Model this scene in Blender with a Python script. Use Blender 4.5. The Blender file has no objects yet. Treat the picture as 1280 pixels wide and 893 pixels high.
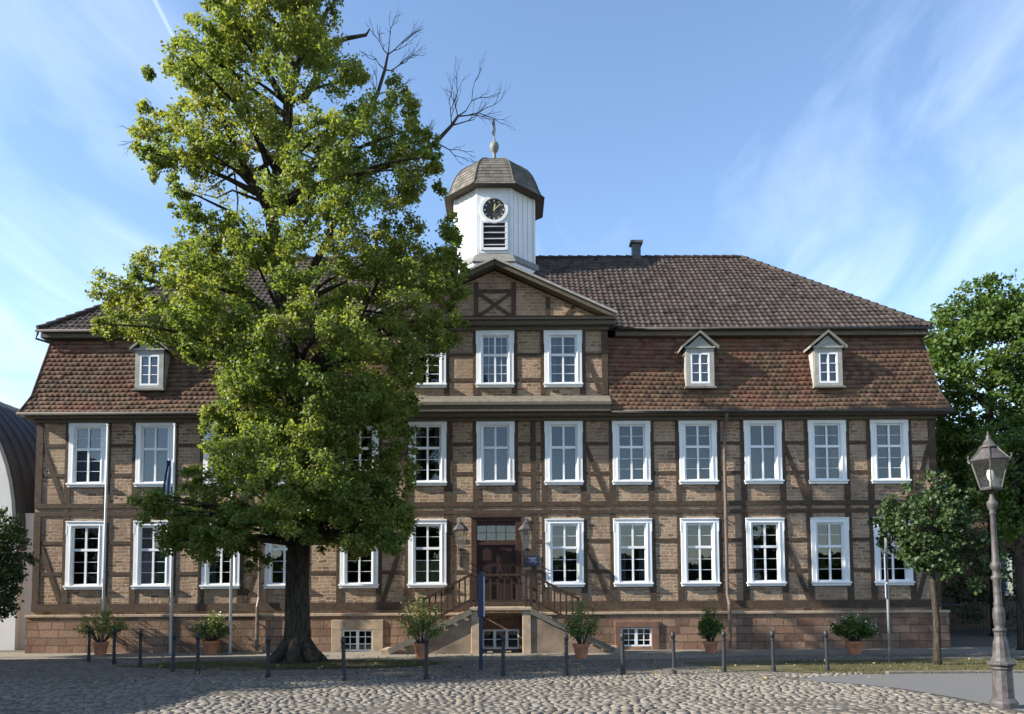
import bpy, math, random
import numpy as np
from mathutils import Vector, Matrix
random.seed(7); rng = np.random.default_rng(7)
S = bpy.context.scene; COL = S.collection
PI = math.pi
# ------------------------------------------------------------------ camera
tilt, roll, yaw = math.radians(3.476), math.radians(0.314), math.radians(0.346)
cam = bpy.data.cameras.new('camera'); camo = bpy.data.objects.new('camera', cam); COL.objects.link(camo)
cam.sensor_fit = 'HORIZONTAL'; cam.sensor_width = 36; cam.lens = 36*1000/1280
cam.shift_y = 234.7/1280; cam.shift_x = 0.0002; cam.clip_end = 5000; cam.clip_start = 0.1
_r = Vector((math.cos(yaw), -math.sin(yaw), 0)); _f = Vector((math.sin(yaw), math.cos(yaw), 0)); _u = Vector((0, 0, 1))
f2 = _f*math.cos(tilt)+_u*math.sin(tilt); u2 = _u*math.cos(tilt)-_f*math.sin(tilt)
A = _r*math.cos(roll)-u2*math.sin(roll); B = u2*math.cos(roll)+_r*math.sin(roll)
camo.matrix_world = Matrix(((A.x, B.x, -f2.x, 0), (A.y, B.y, -f2.y, -25.942), (A.z, B.z, -f2.z, 1.836), (0, 0, 0, 1)))
S.camera = camo
# ------------------------------------------------------------------ sun and sky
SUN = Vector((1, .20, -.56)).normalized()
sl = bpy.data.lights.new('sun', 'SUN'); sl.energy = 5.0; sl.angle = math.radians(.53); sl.color = (1, .93, .82)
so = bpy.data.objects.new('sun', sl); COL.objects.link(so); so.rotation_euler = SUN.to_track_quat('-Z', 'Y').to_euler(); so.location = (-40, -8, 40)
W = bpy.data.worlds.new('World'); S.world = W; W.use_nodes = True
nt = W.node_tree; nt.nodes.clear(); N = nt.nodes; L = nt.links
def wn(t, **k):
    n = N.new(t)
    for a, b in k.items(): setattr(n, a, b)
    return n
sky = wn('ShaderNodeTexSky', sky_type='NISHITA', sun_disc=False)
sky.sun_elevation = math.asin(-SUN.z); sky.sun_rotation = math.atan2(-SUN.x, -SUN.y) % (2*PI)
sky.air_density = 1.0; sky.dust_density = .15; sky.ozone_density = 2.2; sky.altitude = 200
tc = wn('ShaderNodeTexCoord')
sep = wn('ShaderNodeSeparateXYZ'); L.new(tc.outputs['Generated'], sep.inputs[0])
def wm(op, a, b=None, clamp=False):
    n = wn('ShaderNodeMath', operation=op, use_clamp=clamp)
    for i, v in enumerate((a, b)):
        if v is None: continue
        if isinstance(v, (int, float)): n.inputs[i].default_value = v
        else: L.new(v, n.inputs[i])
    return n.outputs[0]
# cirrus laid out on a high flat layer: direction / height
zz = wm('ADD', wm('MAXIMUM', sep.outputs[2], 0.0), .12)
cx = wm('DIVIDE', sep.outputs[0], zz); cy = wm('DIVIDE', sep.outputs[1], zz)
cv = wn('ShaderNodeCombineXYZ'); L.new(cx, cv.inputs[0]); L.new(cy, cv.inputs[1])
mp = wn('ShaderNodeMapping'); L.new(cv.outputs[0], mp.inputs[0]); mp.inputs['Rotation'].default_value = (0, 0, math.radians(14)); mp.inputs['Scale'].default_value = (1.7, .62, 1)
nz = wn('ShaderNodeTexNoise'); nz.inputs['Scale'].default_value = 1.9; nz.inputs['Detail'].default_value = 9; nz.inputs['Roughness'].default_value = .55; nz.inputs['Distortion'].default_value = .9
L.new(mp.outputs[0], nz.inputs['Vector'])
nz2 = wn('ShaderNodeTexNoise'); nz2.inputs['Scale'].default_value = .45; nz2.inputs['Detail'].default_value = 2; L.new(cv.outputs[0], nz2.inputs['Vector'])
side = wm('MULTIPLY', wm('ABSOLUTE', wm('SUBTRACT', sep.outputs[0], .02)), .42)      # thicker veils to both sides
low = wm('MULTIPLY', wm('SUBTRACT', .55, sep.outputs[2]), .12)
den = wm('ADD', wm('ADD', wm('SUBTRACT', nz.outputs[0], .595), side), wm('ADD', low, wm('MULTIPLY', wm('SUBTRACT', nz2.outputs[0], .5), .55)))
den = wm('MULTIPLY', den, 1.5, True); den = wm('MULTIPLY', den, .52)
# contrail: a thin great-circle streak high on the left
cn = Vector((-0.3409, 0.7393, 0.5807)).normalized(); c2 = Vector((-0.3258, 0.7719, 0.5459)).normalized(); pn = cn.cross(c2).normalized(); mid = ((cn+c2)/2).normalized()
def dot(v):
    n = wn('ShaderNodeVectorMath', operation='DOT_PRODUCT'); n.inputs[1].default_value = v; L.new(tc.outputs['Generated'], n.inputs[0]); return n.outputs['Value']
tr = wm('SUBTRACT', 1.0, wm('MULTIPLY', wm('ABSOLUTE', dot(pn)), 240), True)
tr = wm('MULTIPLY', tr, wm('MULTIPLY', wm('SUBTRACT', dot(mid), .9988), 1400, True)); tr = wm('MULTIPLY', tr, .30)
den = wm('MAXIMUM', den, tr)
mx = wn('ShaderNodeMixRGB'); L.new(den, mx.inputs[0]); L.new(sky.outputs[0], mx.inputs[1]); mx.inputs[2].default_value = (5.4, 5.9, 6.7, 1)
bg = wn('ShaderNodeBackground'); bg.inputs['Strength'].default_value = .115; L.new(mx.outputs[0], bg.inputs[0])
wo = wn('ShaderNodeOutputWorld'); L.new(bg.outputs[0], wo.inputs[0])
S.view_settings.view_transform = 'Standard'; S.view_settings.look = 'None'; S.view_settings.gamma = 1; S.view_settings.use_curve_mapping = False
S.view_settings.exposure = 1.42
# ------------------------------------------------------------------ mesh helpers
class MB:
    def __init__(s): s.v = []; s.f = []
    def poly(s, pts): i = len(s.v); s.v += [tuple(p) for p in pts]; s.f.append(tuple(range(i, i+len(pts)))); return s
    def box(s, x0, x1, y0, y1, z0, z1):
        i = len(s.v)
        s.v += [(x0, y0, z0), (x1, y0, z0), (x1, y1, z0), (x0, y1, z0), (x0, y0, z1), (x1, y0, z1), (x1, y1, z1), (x0, y1, z1)]
        s.f += [tuple(i+k for k in q) for q in ((0, 3, 2, 1), (4, 5, 6, 7), (0, 1, 5, 4), (1, 2, 6, 5), (2, 3, 7, 6), (3, 0, 4, 7))]
        return s
    def bar(s, a, b, w, t, up=(0, -1, 0)):     # box beam from a to b, width w, thickness t along `up`
        a = Vector(a); b = Vector(b); d = (b-a).normalized(); u = Vector(up); r = d.cross(u).normalized()*w/2; u = r.cross(d).normalized()*t/2
        i = len(s.v)
        for p in (a, b):
            for m, n in ((-1, -1), (1, -1), (1, 1), (-1, 1)): s.v.append(tuple(p+r*m+u*n))
        s.f += [tuple(i+k for k in q) for q in ((3, 2, 1, 0), (4, 5, 6, 7), (0, 1, 5, 4), (1, 2, 6, 5), (2, 3, 7, 6), (3, 0, 4, 7))]
        return s
    def prism(s, pts, d):                      # polygon extruded along vector d
        i = len(s.v); n = len(pts); d = Vector(d)
        s.v += [tuple(p) for p in pts]+[tuple(Vector(p)+d) for p in pts]
        s.f += [tuple(range(i, i+n))[::-1], tuple(range(i+n, i+2*n))]+[(i+k, i+(k+1) % n, i+n+(k+1) % n, i+n+k) for k in range(n)]
        return s
    def tube(s, pts, rad, n=8, cap=True):
        pts = [Vector(p) for p in pts]
        if not hasattr(rad, '__len__'): rad = [rad]*len(pts)
        i0 = len(s.v); prev = None
        for k, p in enumerate(pts):
            d = (pts[min(k+1, len(pts)-1)]-pts[max(k-1, 0)]).normalized()
            if prev is None: r = d.orthogonal().normalized()
            else: r = (prev-d*prev.dot(d)).normalized()
            prev = r; q = d.cross(r)
            for j in range(n):
                a = 2*PI*j/n; s.v.append(tuple(p+(r*math.cos(a)+q*math.sin(a))*rad[k]))
        for k in range(len(pts)-1):
            for j in range(n):
                a = i0+k*n+j; b = i0+k*n+(j+1) % n; s.f.append((a, b, b+n, a+n))
        if cap: s.f.append(tuple(i0+j for j in range(n))[::-1]); s.f.append(tuple(i0+(len(pts)-1)*n+j for j in range(n)))
        return s
    def lathe(s, prof, c=(0, 0, 0), n=16, rot=0):   # profile (r,z)
        i0 = len(s.v)
        for r, z in prof:
            for j in range(n):
                a = 2*PI*j/n+rot; s.v.append((c[0]+r*math.cos(a), c[1]+r*math.sin(a), c[2]+z))
        for k in range(len(prof)-1):
            for j in range(n):
                a = i0+k*n+j; b = i0+k*n+(j+1) % n; s.f.append((a, b, b+n, a+n))
        s.f.append(tuple(i0+j for j in range(n))[::-1]); s.f.append(tuple(i0+(len(prof)-1)*n+j for j in range(n)))
        return s
    def build(s, name, mat, parent=None, smooth=False, bevel=0):
        me = bpy.data.meshes.new(name); me.from_pydata(s.v, [], s.f); me.materials.append(mat)
        if smooth: me.polygons.foreach_set('use_smooth', [True]*len(me.polygons))
        me.update(); o = bpy.data.objects.new(name, me); COL.objects.link(o)
        if parent: o.parent = parent
        if bevel:
            m = o.modifiers.new('bevel', 'BEVEL'); m.width = bevel; m.segments = 2; m.limit_method = 'ANGLE'
        return o
def npmesh(name, verts, faces, mat, parent=None, attr=None, smooth=False):
    me = bpy.data.meshes.new(name); nv = len(verts); nf, k = faces.shape
    me.vertices.add(nv); me.vertices.foreach_set('co', verts.astype(np.float32).ravel())
    me.loops.add(nf*k); me.loops.foreach_set('vertex_index', faces.astype(np.int32).ravel())
    me.polygons.add(nf); me.polygons.foreach_set('loop_start', np.arange(0, nf*k, k, dtype=np.int32)); me.polygons.foreach_set('loop_total', np.full(nf, k, dtype=np.int32))
    if smooth: me.polygons.foreach_set('use_smooth', np.ones(nf, dtype=bool))
    me.materials.append(mat); me.update(calc_edges=True)
    if attr is not None:
        a = me.attributes.new('var', 'FLOAT', 'FACE'); a.data.foreach_set('value', attr.astype(np.float32))
    o = bpy.data.objects.new(name, me); COL.objects.link(o)
    if parent: o.parent = parent
    return o
def tag(o, label=None, cat=None, group=None, kind=None):
    if label: o['label'] = label
    if cat: o['category'] = cat
    if group: o['group'] = group
    if kind: o['kind'] = kind
    return o
def thing(name, label, cat, loc=(0, 0, 0), rz=0, group=None):
    o = bpy.data.objects.new(name, None); COL.objects.link(o); o.location = loc; o.rotation_euler = (0, 0, rz); o.empty_display_size = .3
    return tag(o, label, cat, group)
def kids(o): return [c for c in COL.objects if c.parent == o]
def copytree(o, parent=None, depth=0):
    c = o.copy(); COL.objects.link(c)
    if parent: c.parent = parent
    for k in kids(o): copytree(k, c)
    return c
# ------------------------------------------------------------------ materials
class Mat:
    def __init__(s, name, rough=.8, spec=.3):
        s.m = bpy.data.materials.new(name); s.m.use_nodes = True; s.t = s.m.node_tree; s.b = s.t.nodes['Principled BSDF']
        s.b.inputs['Roughness'].default_value = rough; s.b.inputs['Specular IOR Level'].default_value = spec
        s.tc = None
    def n(s, t, **k):
        n = s.t.nodes.new(t)
        for a, b in k.items():
            if a[0].isupper() or a in ('Vector',): 
                s.set(n, a, b)
            else: setattr(n, a, b)
        return n
    def set(s, n, i, v):
        if hasattr(v, 'is_output') or isinstance(v, bpy.types.NodeSocket): s.t.links.new(v, n.inputs[i])
        else: n.inputs[i].default_value = v
    def obj(s):
        if not s.tc: s.tc = s.n('ShaderNodeTexCoord')
        return s.tc.outputs['Object']
    def noise(s, scale, detail=4, rough=.55, vec=None, sc=None):
        v = vec or s.obj()
        if sc: mp = s.n('ShaderNodeMapping'); s.set(mp, 0, v); mp.inputs['Scale'].default_value = sc; v = mp.outputs[0]
        n = s.n('ShaderNodeTexNoise'); n.inputs['Scale'].default_value = scale; n.inputs['Detail'].default_value = detail; n.inputs['Roughness'].default_value = rough; s.set(n, 'Vector', v); return n.outputs['Fac']
    def ramp(s, fac, stops, interp='LINEAR'):
        r = s.n('ShaderNodeValToRGB'); s.set(r, 0, fac); cr = r.color_ramp; cr.interpolation = interp
        while len(cr.elements) < len(stops): cr.elements.new(.5)
        for e, (p, c) in zip(cr.elements, stops): e.position = p; e.color = (*c, 1) if len(c) == 3 else c
        return r.outputs[0]
    def mix(s, fac, a, b, mode='MIX'):
        m = s.n('ShaderNodeMixRGB', blend_type=mode)
        for i, v in enumerate((fac, a, b)):
            if isinstance(v, tuple) and len(v) == 3: v = (*v, 1)
            s.set(m, i, v)
        return m.outputs[0]
    def math(s, op, a, b=0., clamp=False):
        m = s.n('ShaderNodeMath', operation=op, use_clamp=clamp); s.set(m, 0, a); s.set(m, 1, b); return m.outputs[0]
    def bump(s, h, strength, dist=.02, nrm=None):
        b = s.n('ShaderNodeBump'); b.inputs['Strength'].default_value = strength; b.inputs['Distance'].default_value = dist; s.set(b, 'Height', h)
        if nrm: s.set(b, 'Normal', nrm)
        s.set(s.b, 'Normal', b.outputs[0]); return b.outputs[0]
    def col(s, c): s.set(s.b, 'Base Color', (*c, 1) if isinstance(c, tuple) and len(c) == 3 else c); return s
def simple(name, c, rough=.6, var=.15, scale=6, metal=0, bump=.1, spec=.3):
    m = Mat(name, rough, spec); n = m.noise(scale, 6)
    a = tuple(x*(1-var) for x in c); b = tuple(min(1, x*(1+var)) for x in c)
    m.col(m.ramp(n, [(.3, a), (.7, b)])); m.b.inputs['Metallic'].default_value = metal
    if bump: m.bump(m.noise(scale*6, 4), bump, .01)
    return m.m
def stone_mat(name, cols, bw, bh, mortar=(.30, .25, .19), msize=.012, dist=.035, bump=.9, stain=None):
    m = Mat(name, .9, .15)
    sp = m.n('ShaderNodeSeparateXYZ'); m.set(sp, 0, m.obj())
    u = m.math('ADD', sp.outputs[0], sp.outputs[1])
    nn = m.n('ShaderNodeTexNoise'); nn.inputs['Scale'].default_value = 4.5; nn.inputs['Detail'].default_value = 3; m.set(nn, 'Vector', m.obj())
    s2 = m.n('ShaderNodeSeparateXYZ'); m.set(s2, 0, nn.outputs['Color'])
    u2_ = m.math('ADD', u, m.math('MULTIPLY', m.math('SUBTRACT', s2.outputs[0], .5), dist*5)); w2 = m.math('ADD', sp.outputs[2], m.math('MULTIPLY', m.math('SUBTRACT', s2.outputs[1], .5), dist*2))
    cv = m.n('ShaderNodeCombineXYZ'); m.set(cv, 0, u2_); m.set(cv, 1, w2)
    br = m.n('ShaderNodeTexBrick'); m.set(br, 'Vector', cv.outputs[0])
    br.inputs['Scale'].default_value = 1; br.inputs['Brick Width'].default_value = bw; br.inputs['Row Height'].default_value = bh
    br.inputs['Mortar Size'].default_value = msize; br.inputs['Mortar Smooth'].default_value = .35; br.inputs['Bias'].default_value = 0
    br.offset = .43; br.squash = .7; br.squash_frequency = 3
    br.inputs['Color1'].default_value = (0, 0, 0, 1); br.inputs['Color2'].default_value = (1, 1, 1, 1); br.inputs['Mortar'].default_value = (.5, .5, .5, 1)
    stone = m.ramp(br.outputs['Color'], [(i/(len(cols)-1), c) for i, c in enumerate(cols)])
    patch = m.noise(.8, 3); stone = m.mix(m.ramp(patch, [(.4, (0, 0, 0)), (.65, (.55, .55, .55))]), stone, cols[len(cols)//2])
    g = m.noise(26, 5, .65); stone = m.mix(m.ramp(g, [(.3, (.55, .55, .55)), (.7, (0, 0, 0))]), stone, (.12, .08, .055))
    c = m.mix(br.outputs['Fac'], stone, mortar)
    if stain: c = m.mix(m.ramp(m.noise(1.1, 5, .6, sc=(1, 1, .35)), [(.46, (0, 0, 0)), (.68, (.75, .75, .75))]), c, stain)
    m.col(c)
    h = m.math('ADD', m.math('MULTIPLY', m.math('SUBTRACT', 1., br.outputs['Fac']), .8), m.math('MULTIPLY', m.noise(14, 6, .7), 1.0))
    m.bump(h, bump, .022)
    return m.m
M = {}
M['stone'] = stone_mat('coursed sandstone', [(.12, .075, .048), (.29, .195, .125), (.41, .295, .19), (.24, .125, .08), (.49, .38, .26)], .30, .11, mortar=(.44, .35, .26), bump=1.0, dist=.05, msize=.014, stain=(.20, .135, .095))
M['plinth'] = stone_mat('plinth sandstone', [(.13, .07, .05), (.25, .14, .095), (.32, .21, .145), (.18, .09, .065)], .62, .25, mortar=(.10, .075, .055), msize=.014, dist=.025, bump=1.0, stain=(.085, .062, .045))
M['render'] = simple('stair plaster', (.20, .15, .108), .9, .4, 2.2, bump=.5)
M['sand'] = simple('dressed sandstone', (.33, .25, .175), .85, .22, 4, bump=.35)
M['redsand'] = simple('red sandstone', (.15, .085, .06), .85, .22, 4, bump=.35)
def wood_mat(name, c, var=.35, rough=.8):
    m = Mat(name, rough, .2); n = m.noise(3, 6, .65, sc=(3, 3, 3)); n2 = m.noise(30, 4, .6)
    m.col(m.mix(m.ramp(n2, [(.35, (0, 0, 0)), (.7, (.5, .5, .5))]), m.ramp(n, [(.3, tuple(x*(1-var) for x in c)), (.7, tuple(x*(1+var) for x in c))]), tuple(x*.45 for x in c)))
    m.bump(n2, .5, .012); return m.m
M['timber'] = wood_mat('weathered oak timber', (.076, .053, .037), .45)
M['rail'] = wood_mat('brown painted rail wood', (.045, .028, .020))
M['fascia'] = wood_mat('eave board', (.115, .098, .075), .2)
M['white'] = simple('white window paint', (.70, .715, .725), .5, .07, 1.3, bump=.03, spec=.4)
M['towerwhite'] = simple('white tower boards', (.60, .62, .64), .55, .06, 2, bump=.08)
M['dormergrey'] = simple('grey dormer paint', (.27, .265, .24), .7, .2, 5, bump=.2)
M['door'] = wood_mat('dark red brown door', (.030, .015, .012), .25, .5)
M['doorframe'] = wood_mat('red brown door frame', (.055, .028, .021), .25, .6)
M['lead'] = simple('lead sheet', (.16, .155, .14), .6, .25, 5, bump=.2)
M['ledge'] = simple('weathered ledge slate', (.125, .112, .09), .8, .3, 8, bump=.4)
M['pipe'] = simple('brown downpipe', (.115, .088, .072), .45, .15, 4, bump=.05)
M['pole'] = simple('white flagpole', (.66, .66, .63), .4, .08, 2, bump=0)
M['iron'] = simple('dark iron', (.035, .037, .042), .5, .3, 8, bump=.15, spec=.4)
M['bollard'] = simple('grey bollard iron', (.020, .021, .024), .5, .3, 10, bump=.15, spec=.35)
M['lampiron'] = simple('grey lamp iron', (.055, .050, .049), .55, .5, 9, bump=.6, spec=.45)
M['terra'] = simple('terracotta', (.36, .15, .08), .85, .3, 5, bump=.2)
M['soil'] = simple('soil', (.04, .03, .02), .95, .3, 20)
M['blue'] = simple('dark blue enamel', (.006, .012, .042), .45, .1, 3, bump=0, spec=.5)
M['paleblue'] = simple('pale strip', (.30, .35, .43), .5, .05, 3, bump=0)
M['gold'] = simple('gilt', (.75, .55, .22), .35, .1, 3, metal=.7, bump=0)
M['dial'] = simple('clock dial', (.035, .035, .035), .5, .3, 5, bump=0)
M['dark'] = simple('painted interior shade', (.018, .017, .016), .9, .2, 2, bump=0)  # near-black colour stands in for the shade of unlit interiors
M['curtain'] = simple('net curtain', (.11, .13, .155), .9, .1, 9, bump=.1)
M['greencurtain'] = simple('green curtain', (.26, .33, .20), .9, .2, 9, bump=.1)
M['plaster'] = simple('white plaster', (.52, .52, .52), .9, .06, 1.5, bump=.1)
M['metalroof'] = simple('dark standing seam roof', (.028, .033, .036), .65, .2, 1, bump=0, spec=.5)
M['slate'] = simple('slate', (.07, .075, .085), .6, .3, 5, bump=.2)
M['bluedoor'] = simple('faded blue door', (.09, .19, .22), .6, .15, 4)
M['flagblue'] = simple('blue flag cloth', (.03, .075, .22), .8, .2, 6)
M['flagwhite'] = simple('white flag cloth', (.6, .62, .66), .8, .1, 6)
M['gutter'] = simple('dark gutter zinc', (.05, .047, .043), .75, .25, 4, bump=.1)
M['seal'] = simple('grey plastic', (.17, .18, .19), .5)
def glass():
    m = Mat('window glass'); t = m.t; t.nodes.remove(m.b)
    out = [n for n in t.nodes if n.type == 'OUTPUT_MATERIAL'][0]
    g = m.n('ShaderNodeBsdfGlossy'); g.inputs['Roughness'].default_value = .012; g.inputs['Color'].default_value = (1, 1, 1, 1)
    nb = m.n('ShaderNodeBump'); nb.inputs['Strength'].default_value = .05; nb.inputs['Distance'].default_value = .02; m.set(nb, 'Height', m.noise(2.2, 2)); t.links.new(nb.outputs[0], g.inputs['Normal'])
    tr = m.n('ShaderNodeBsdfTransparent'); tr.inputs[0].default_value = (.80, .84, .86, 1)
    fr = m.n('ShaderNodeFresnel'); fr.inputs[0].default_value = 1.85
    mx = m.n('ShaderNodeMixShader'); t.links.new(fr.outputs[0], mx.inputs[0]); t.links.new(tr.outputs[0], mx.inputs[1]); t.links.new(g.outputs[0], mx.inputs[2]); t.links.new(mx.outputs[0], out.inputs[0])
    return m.m
M['glass'] = glass()
def lampglass():
    m = Mat('lamp glass'); t = m.t; t.nodes.remove(m.b); out = [n for n in t.nodes if n.type == 'OUTPUT_MATERIAL'][0]
    g = m.n('ShaderNodeBsdfGlossy'); g.inputs['Roughness'].default_value = .1
    d = m.n('ShaderNodeBsdfTranslucent'); d.inputs[0].default_value = (.75, .72, .6, 1)
    tr = m.n('ShaderNodeBsdfTransparent'); tr.inputs[0].default_value = (.85, .86, .8, 1)
    a = m.n('ShaderNodeMixShader'); a.inputs[0].default_value = .06; t.links.new(tr.outputs[0], a.inputs[1]); t.links.new(d.outputs[0], a.inputs[2])
    b = m.n('ShaderNodeMixShader'); b.inputs[0].default_value = .14; t.links.new(a.outputs[0], b.inputs[1]); t.links.new(g.outputs[0], b.inputs[2]); t.links.new(b.outputs[0], out.inputs[0])
    return m.m
M['lampglass'] = lampglass()
def tile_mat(name, cols, moss, patchc, pf=.5):
    m = Mat(name, .82, .2)
    at = m.n('ShaderNodeAttribute', attribute_name='var'); c = m.ramp(at.outputs['Fac'], [(i/(len(cols)-1), x) for i, x in enumerate(cols)])
    c = m.mix(m.ramp(m.noise(.55, 4, .6), [(.48, (0, 0, 0)), (.62, (pf, pf, pf))]), c, patchc)
    c = m.mix(m.ramp(m.noise(1.6, 6, .7), [(.52, (0, 0, 0)), (.72, (.75, .75, .75))]), c, moss)
    c = m.mix(m.ramp(m.noise(18, 4, .7), [(.4, (0, 0, 0)), (.75, (.5, .5, .5))]), c, tuple(x*.35 for x in cols[0]))
    m.col(c); m.bump(m.noise(40, 3), .3, .01); return m.m
M['tile_low'] = tile_mat('red clay tiles', [(.062, .040, .031), (.125, .070, .048), (.175, .102, .064), (.105, .078, .055)], (.135, .105, .05), (.18, .062, .042), .5)
M['tile_up'] = tile_mat('brown clay pantiles', [(.036, .029, .028), (.062, .049, .045), (.095, .075, .067), (.052, .038, .036)], (.085, .078, .055), (.095, .058, .046), .3)
M['tile_dome'] = tile_mat('grey slate shingles', [(.075, .07, .062), (.115, .105, .092), (.16, .148, .128)], (.12, .108, .075), (.145, .125, .10), .3)
def leaf_mat(name, cols, trans=.35):
    m = Mat(name, .55, .35); at = m.n('ShaderNodeAttribute', attribute_name='var')
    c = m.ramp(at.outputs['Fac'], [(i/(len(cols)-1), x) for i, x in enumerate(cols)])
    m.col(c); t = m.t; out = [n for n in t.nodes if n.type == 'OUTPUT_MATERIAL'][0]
    tl = m.n('ShaderNodeBsdfTranslucent'); c2 = m.mix(1.0, c, (1.5, 1.45, .6), 'MULTIPLY'); t.links.new(c2, tl.inputs[0])
    a = m.n('ShaderNodeMixShader'); a.inputs[0].default_value = trans; t.links.new(m.b.outputs[0], a.inputs[1]); t.links.new(tl.outputs[0], a.inputs[2]); t.links.new(a.outputs[0], out.inputs[0])
    return m.m
M['leaf'] = leaf_mat('lime tree leaves', [(.062, .105, .024), (.10, .15, .034), (.15, .195, .046), (.225, .24, .065), (.165, .195, .05)], .5)
M['leaf_dark'] = leaf_mat('dark leaves', [(.022, .045, .014), (.035, .065, .018), (.05, .085, .022)], .25)
M['leaf_mid'] = leaf_mat('mid green leaves', [(.035, .075, .013), (.062, .11, .02), (.105, .155, .03)], .38)
M['leaf_pot'] = leaf_mat('oleander leaves', [(.07, .11, .035), (.12, .17, .05), (.20, .22, .08), (.20, .16, .06)], .35)
M['leaf_grass'] = leaf_mat('grass blades', [(.05, .062, .022), (.08, .085, .032), (.12, .105, .05)], .3)
def bark():
    m = Mat('grooved bark', .95, .1); n = m.noise(7, 7, .7, sc=(2.2, 2.2, .45)); n2 = m.noise(25, 4)
    m.col(m.ramp(n, [(.34, (.018, .015, .012)), (.55, (.06, .05, .038)), (.8, (.10, .085, .065))]))
    m.bump(m.math('ADD', n, m.math('MULTIPLY', n2, .3)), 1.0, .07); return m.m
M['bark'] = bark()
M['twig'] = simple('dark twig bark', (.045, .035, .028), .9, .3, 5)
# ------------------------------------------------------------------ GROUND
def ground_mat(name, cols, vs, bump, bdist=.02, mort=(.05, .047, .04), tint=None, stretch=(1, 1, 1)):
    m = Mat(name, .9, .2); mp = m.n('ShaderNodeMapping'); m.set(mp, 0, m.obj()); mp.inputs['Scale'].default_value = stretch
    vo = m.n('ShaderNodeTexVoronoi', feature='F1'); vo.inputs['Scale'].default_value = vs; m.set(vo, 'Vector', mp.outputs[0])
    ve = m.n('ShaderNodeTexVoronoi', feature='DISTANCE_TO_EDGE'); ve.inputs['Scale'].default_value = vs; m.set(ve, 'Vector', mp.outputs[0])
    sp = m.n('ShaderNodeSeparateColor'); m.set(sp, 0, vo.outputs['Color'])
    c = m.ramp(sp.outputs[0], [(i/(len(cols)-1), x) for i, x in enumerate(cols)])
    c = m.mix(m.ramp(ve.outputs['Distance'], [(.02, (1, 1, 1)), (.09, (0, 0, 0))]), c, mort)
    c = m.mix(m.ramp(m.noise(.5, 5, .6), [(.4, (0, 0, 0)), (.75, (.6, .6, .6))]), c, tint or mort)
    m.col(c); h = m.math('ADD', m.math('MINIMUM', ve.outputs['Distance'], .15), m.math('MULTIPLY', m.noise(30, 4), .06)); m.bump(h, bump, bdist); return m.m
M['ground'] = ground_mat('small setts', [(.085, .078, .067), (.15, .136, .115), (.21, .19, .16)], 7.5, 1.0, .12, mort=(.06, .053, .043), tint=(.14, .125, .095))
M['base'] = simple('sandy joint earth', (.085, .075, .058), .95, .3, 5, bump=.4)
M['strip'] = ground_mat('gravel strip', [(.17, .152, .122), (.22, .198, .16), (.26, .235, .19)], 16, .8, .05, mort=(.13, .113, .088), tint=(.19, .165, .125))
m_ = Mat('asphalt', .85, .3); m_.col(m_.mix(m_.ramp(m_.noise(.8, 5), [(.4, (0, 0, 0)), (.7, (.6, .6, .6))]), m_.ramp(m_.noise(150, 2), [(.3, (.075, .077, .08)), (.7, (.14, .14, .14))]), (.125, .118, .108))); m_.bump(m_.noise(90, 3), .25, .008); M['asphalt'] = m_.m
m_ = Mat('grassy earth', .95, .1); m_.col(m_.mix(m_.ramp(m_.noise(2.2, 6, .65), [(.38, (0, 0, 0)), (.6, (1, 1, 1))]), (.075, .078, .032), (.12, .10, .065))); m_.bump(m_.noise(35, 5, .7), .7, .04); M['grassearth'] = m_.m
M['sandjoint'] = simple('joint sand', (.075, .066, .052), .95, .5, 3, bump=.6)
def stonecol():
    m = Mat('cobble stone', .85, .25); at = m.n('ShaderNodeAttribute', attribute_name='var')
    c = m.ramp(at.outputs['Fac'], [(0, (.105, .094, .08)), (.35, (.168, .153, .13)), (.7, (.222, .203, .172)), (1, (.165, .137, .107))])
    c = m.mix(m.ramp(m.noise(14, 5, .65), [(.4, (0, 0, 0)), (.75, (.55, .55, .55))]), c, (.13, .12, .10)); m.col(c); m.bump(m.noise(22, 6, .75), .9, .03); return m.m
M['cobble'] = stonecol()
tag(MB().poly([(-900, -900, 0), (900, -900, 0), (900, 1400, 0), (-900, 1400, 0)]).build('ground', M['base']), kind='structure')
tag(MB().poly([(-40, -8.25, .006), (30, -8.25, .006), (30, 0.4, .006), (-40, 0.4, .006)]).build('pavement', M['ground']), kind='structure')
# paler strip along the wall
pts = [(-40, -2.75), (-20, -2.7), (-8, -2.6), (-4, -3.9), (4.5, -3.9), (7, -2.7), (30, -2.5), (30, .3), (-40, .3)]
tag(MB().poly([(x, y, .011) for x, y in pts]).build('path', M['strip']), kind='structure')
def blob(cx, cy, rx, ry, z, n=40, sd=1):
    r = random.Random(sd); ph = [r.uniform(0, 6.28) for _ in range(4)]
    out = []
    for k in range(n):
        a = 2*PI*k/n; q = 1+.10*math.sin(2*a+ph[0])+.07*math.sin(3*a+ph[1])+.05*math.sin(5*a+ph[2])
        out.append((cx+rx*q*math.cos(a), cy+ry*q*math.sin(a), z))
    return out
tag(MB().poly(blob(-5.6, -4.9, 3.9, 1.35, .016)).build('verge', M['grassearth']), kind='structure')
kx = 7.75
edge = [(30, -8.2), (8.9, -8.2), (7.4, -8.35), (6.5, -8.7), (6.0, -9.3), (6.7, -9.9), (7.35, -10.8), (7.65, -12.2), (7.8, -14.5), (7.9, -18), (8.0, -30), (30, -30)]
tag(MB().poly([(x, y, .018) for x, y in edge]).build('road', M['asphalt']), kind='structure')
tag(MB().poly([(4.6, -4.9, .016), (8.0, -4.4, .016), (30, -4.2, .016), (30, -8.03, .016), (8.9, -8.03, .016), (7.0, -7.9, .016), (5.0, -6.9, .016)]).build('verge', M['grassearth']), kind='structure')
kb = MB(); x = 8.4
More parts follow.
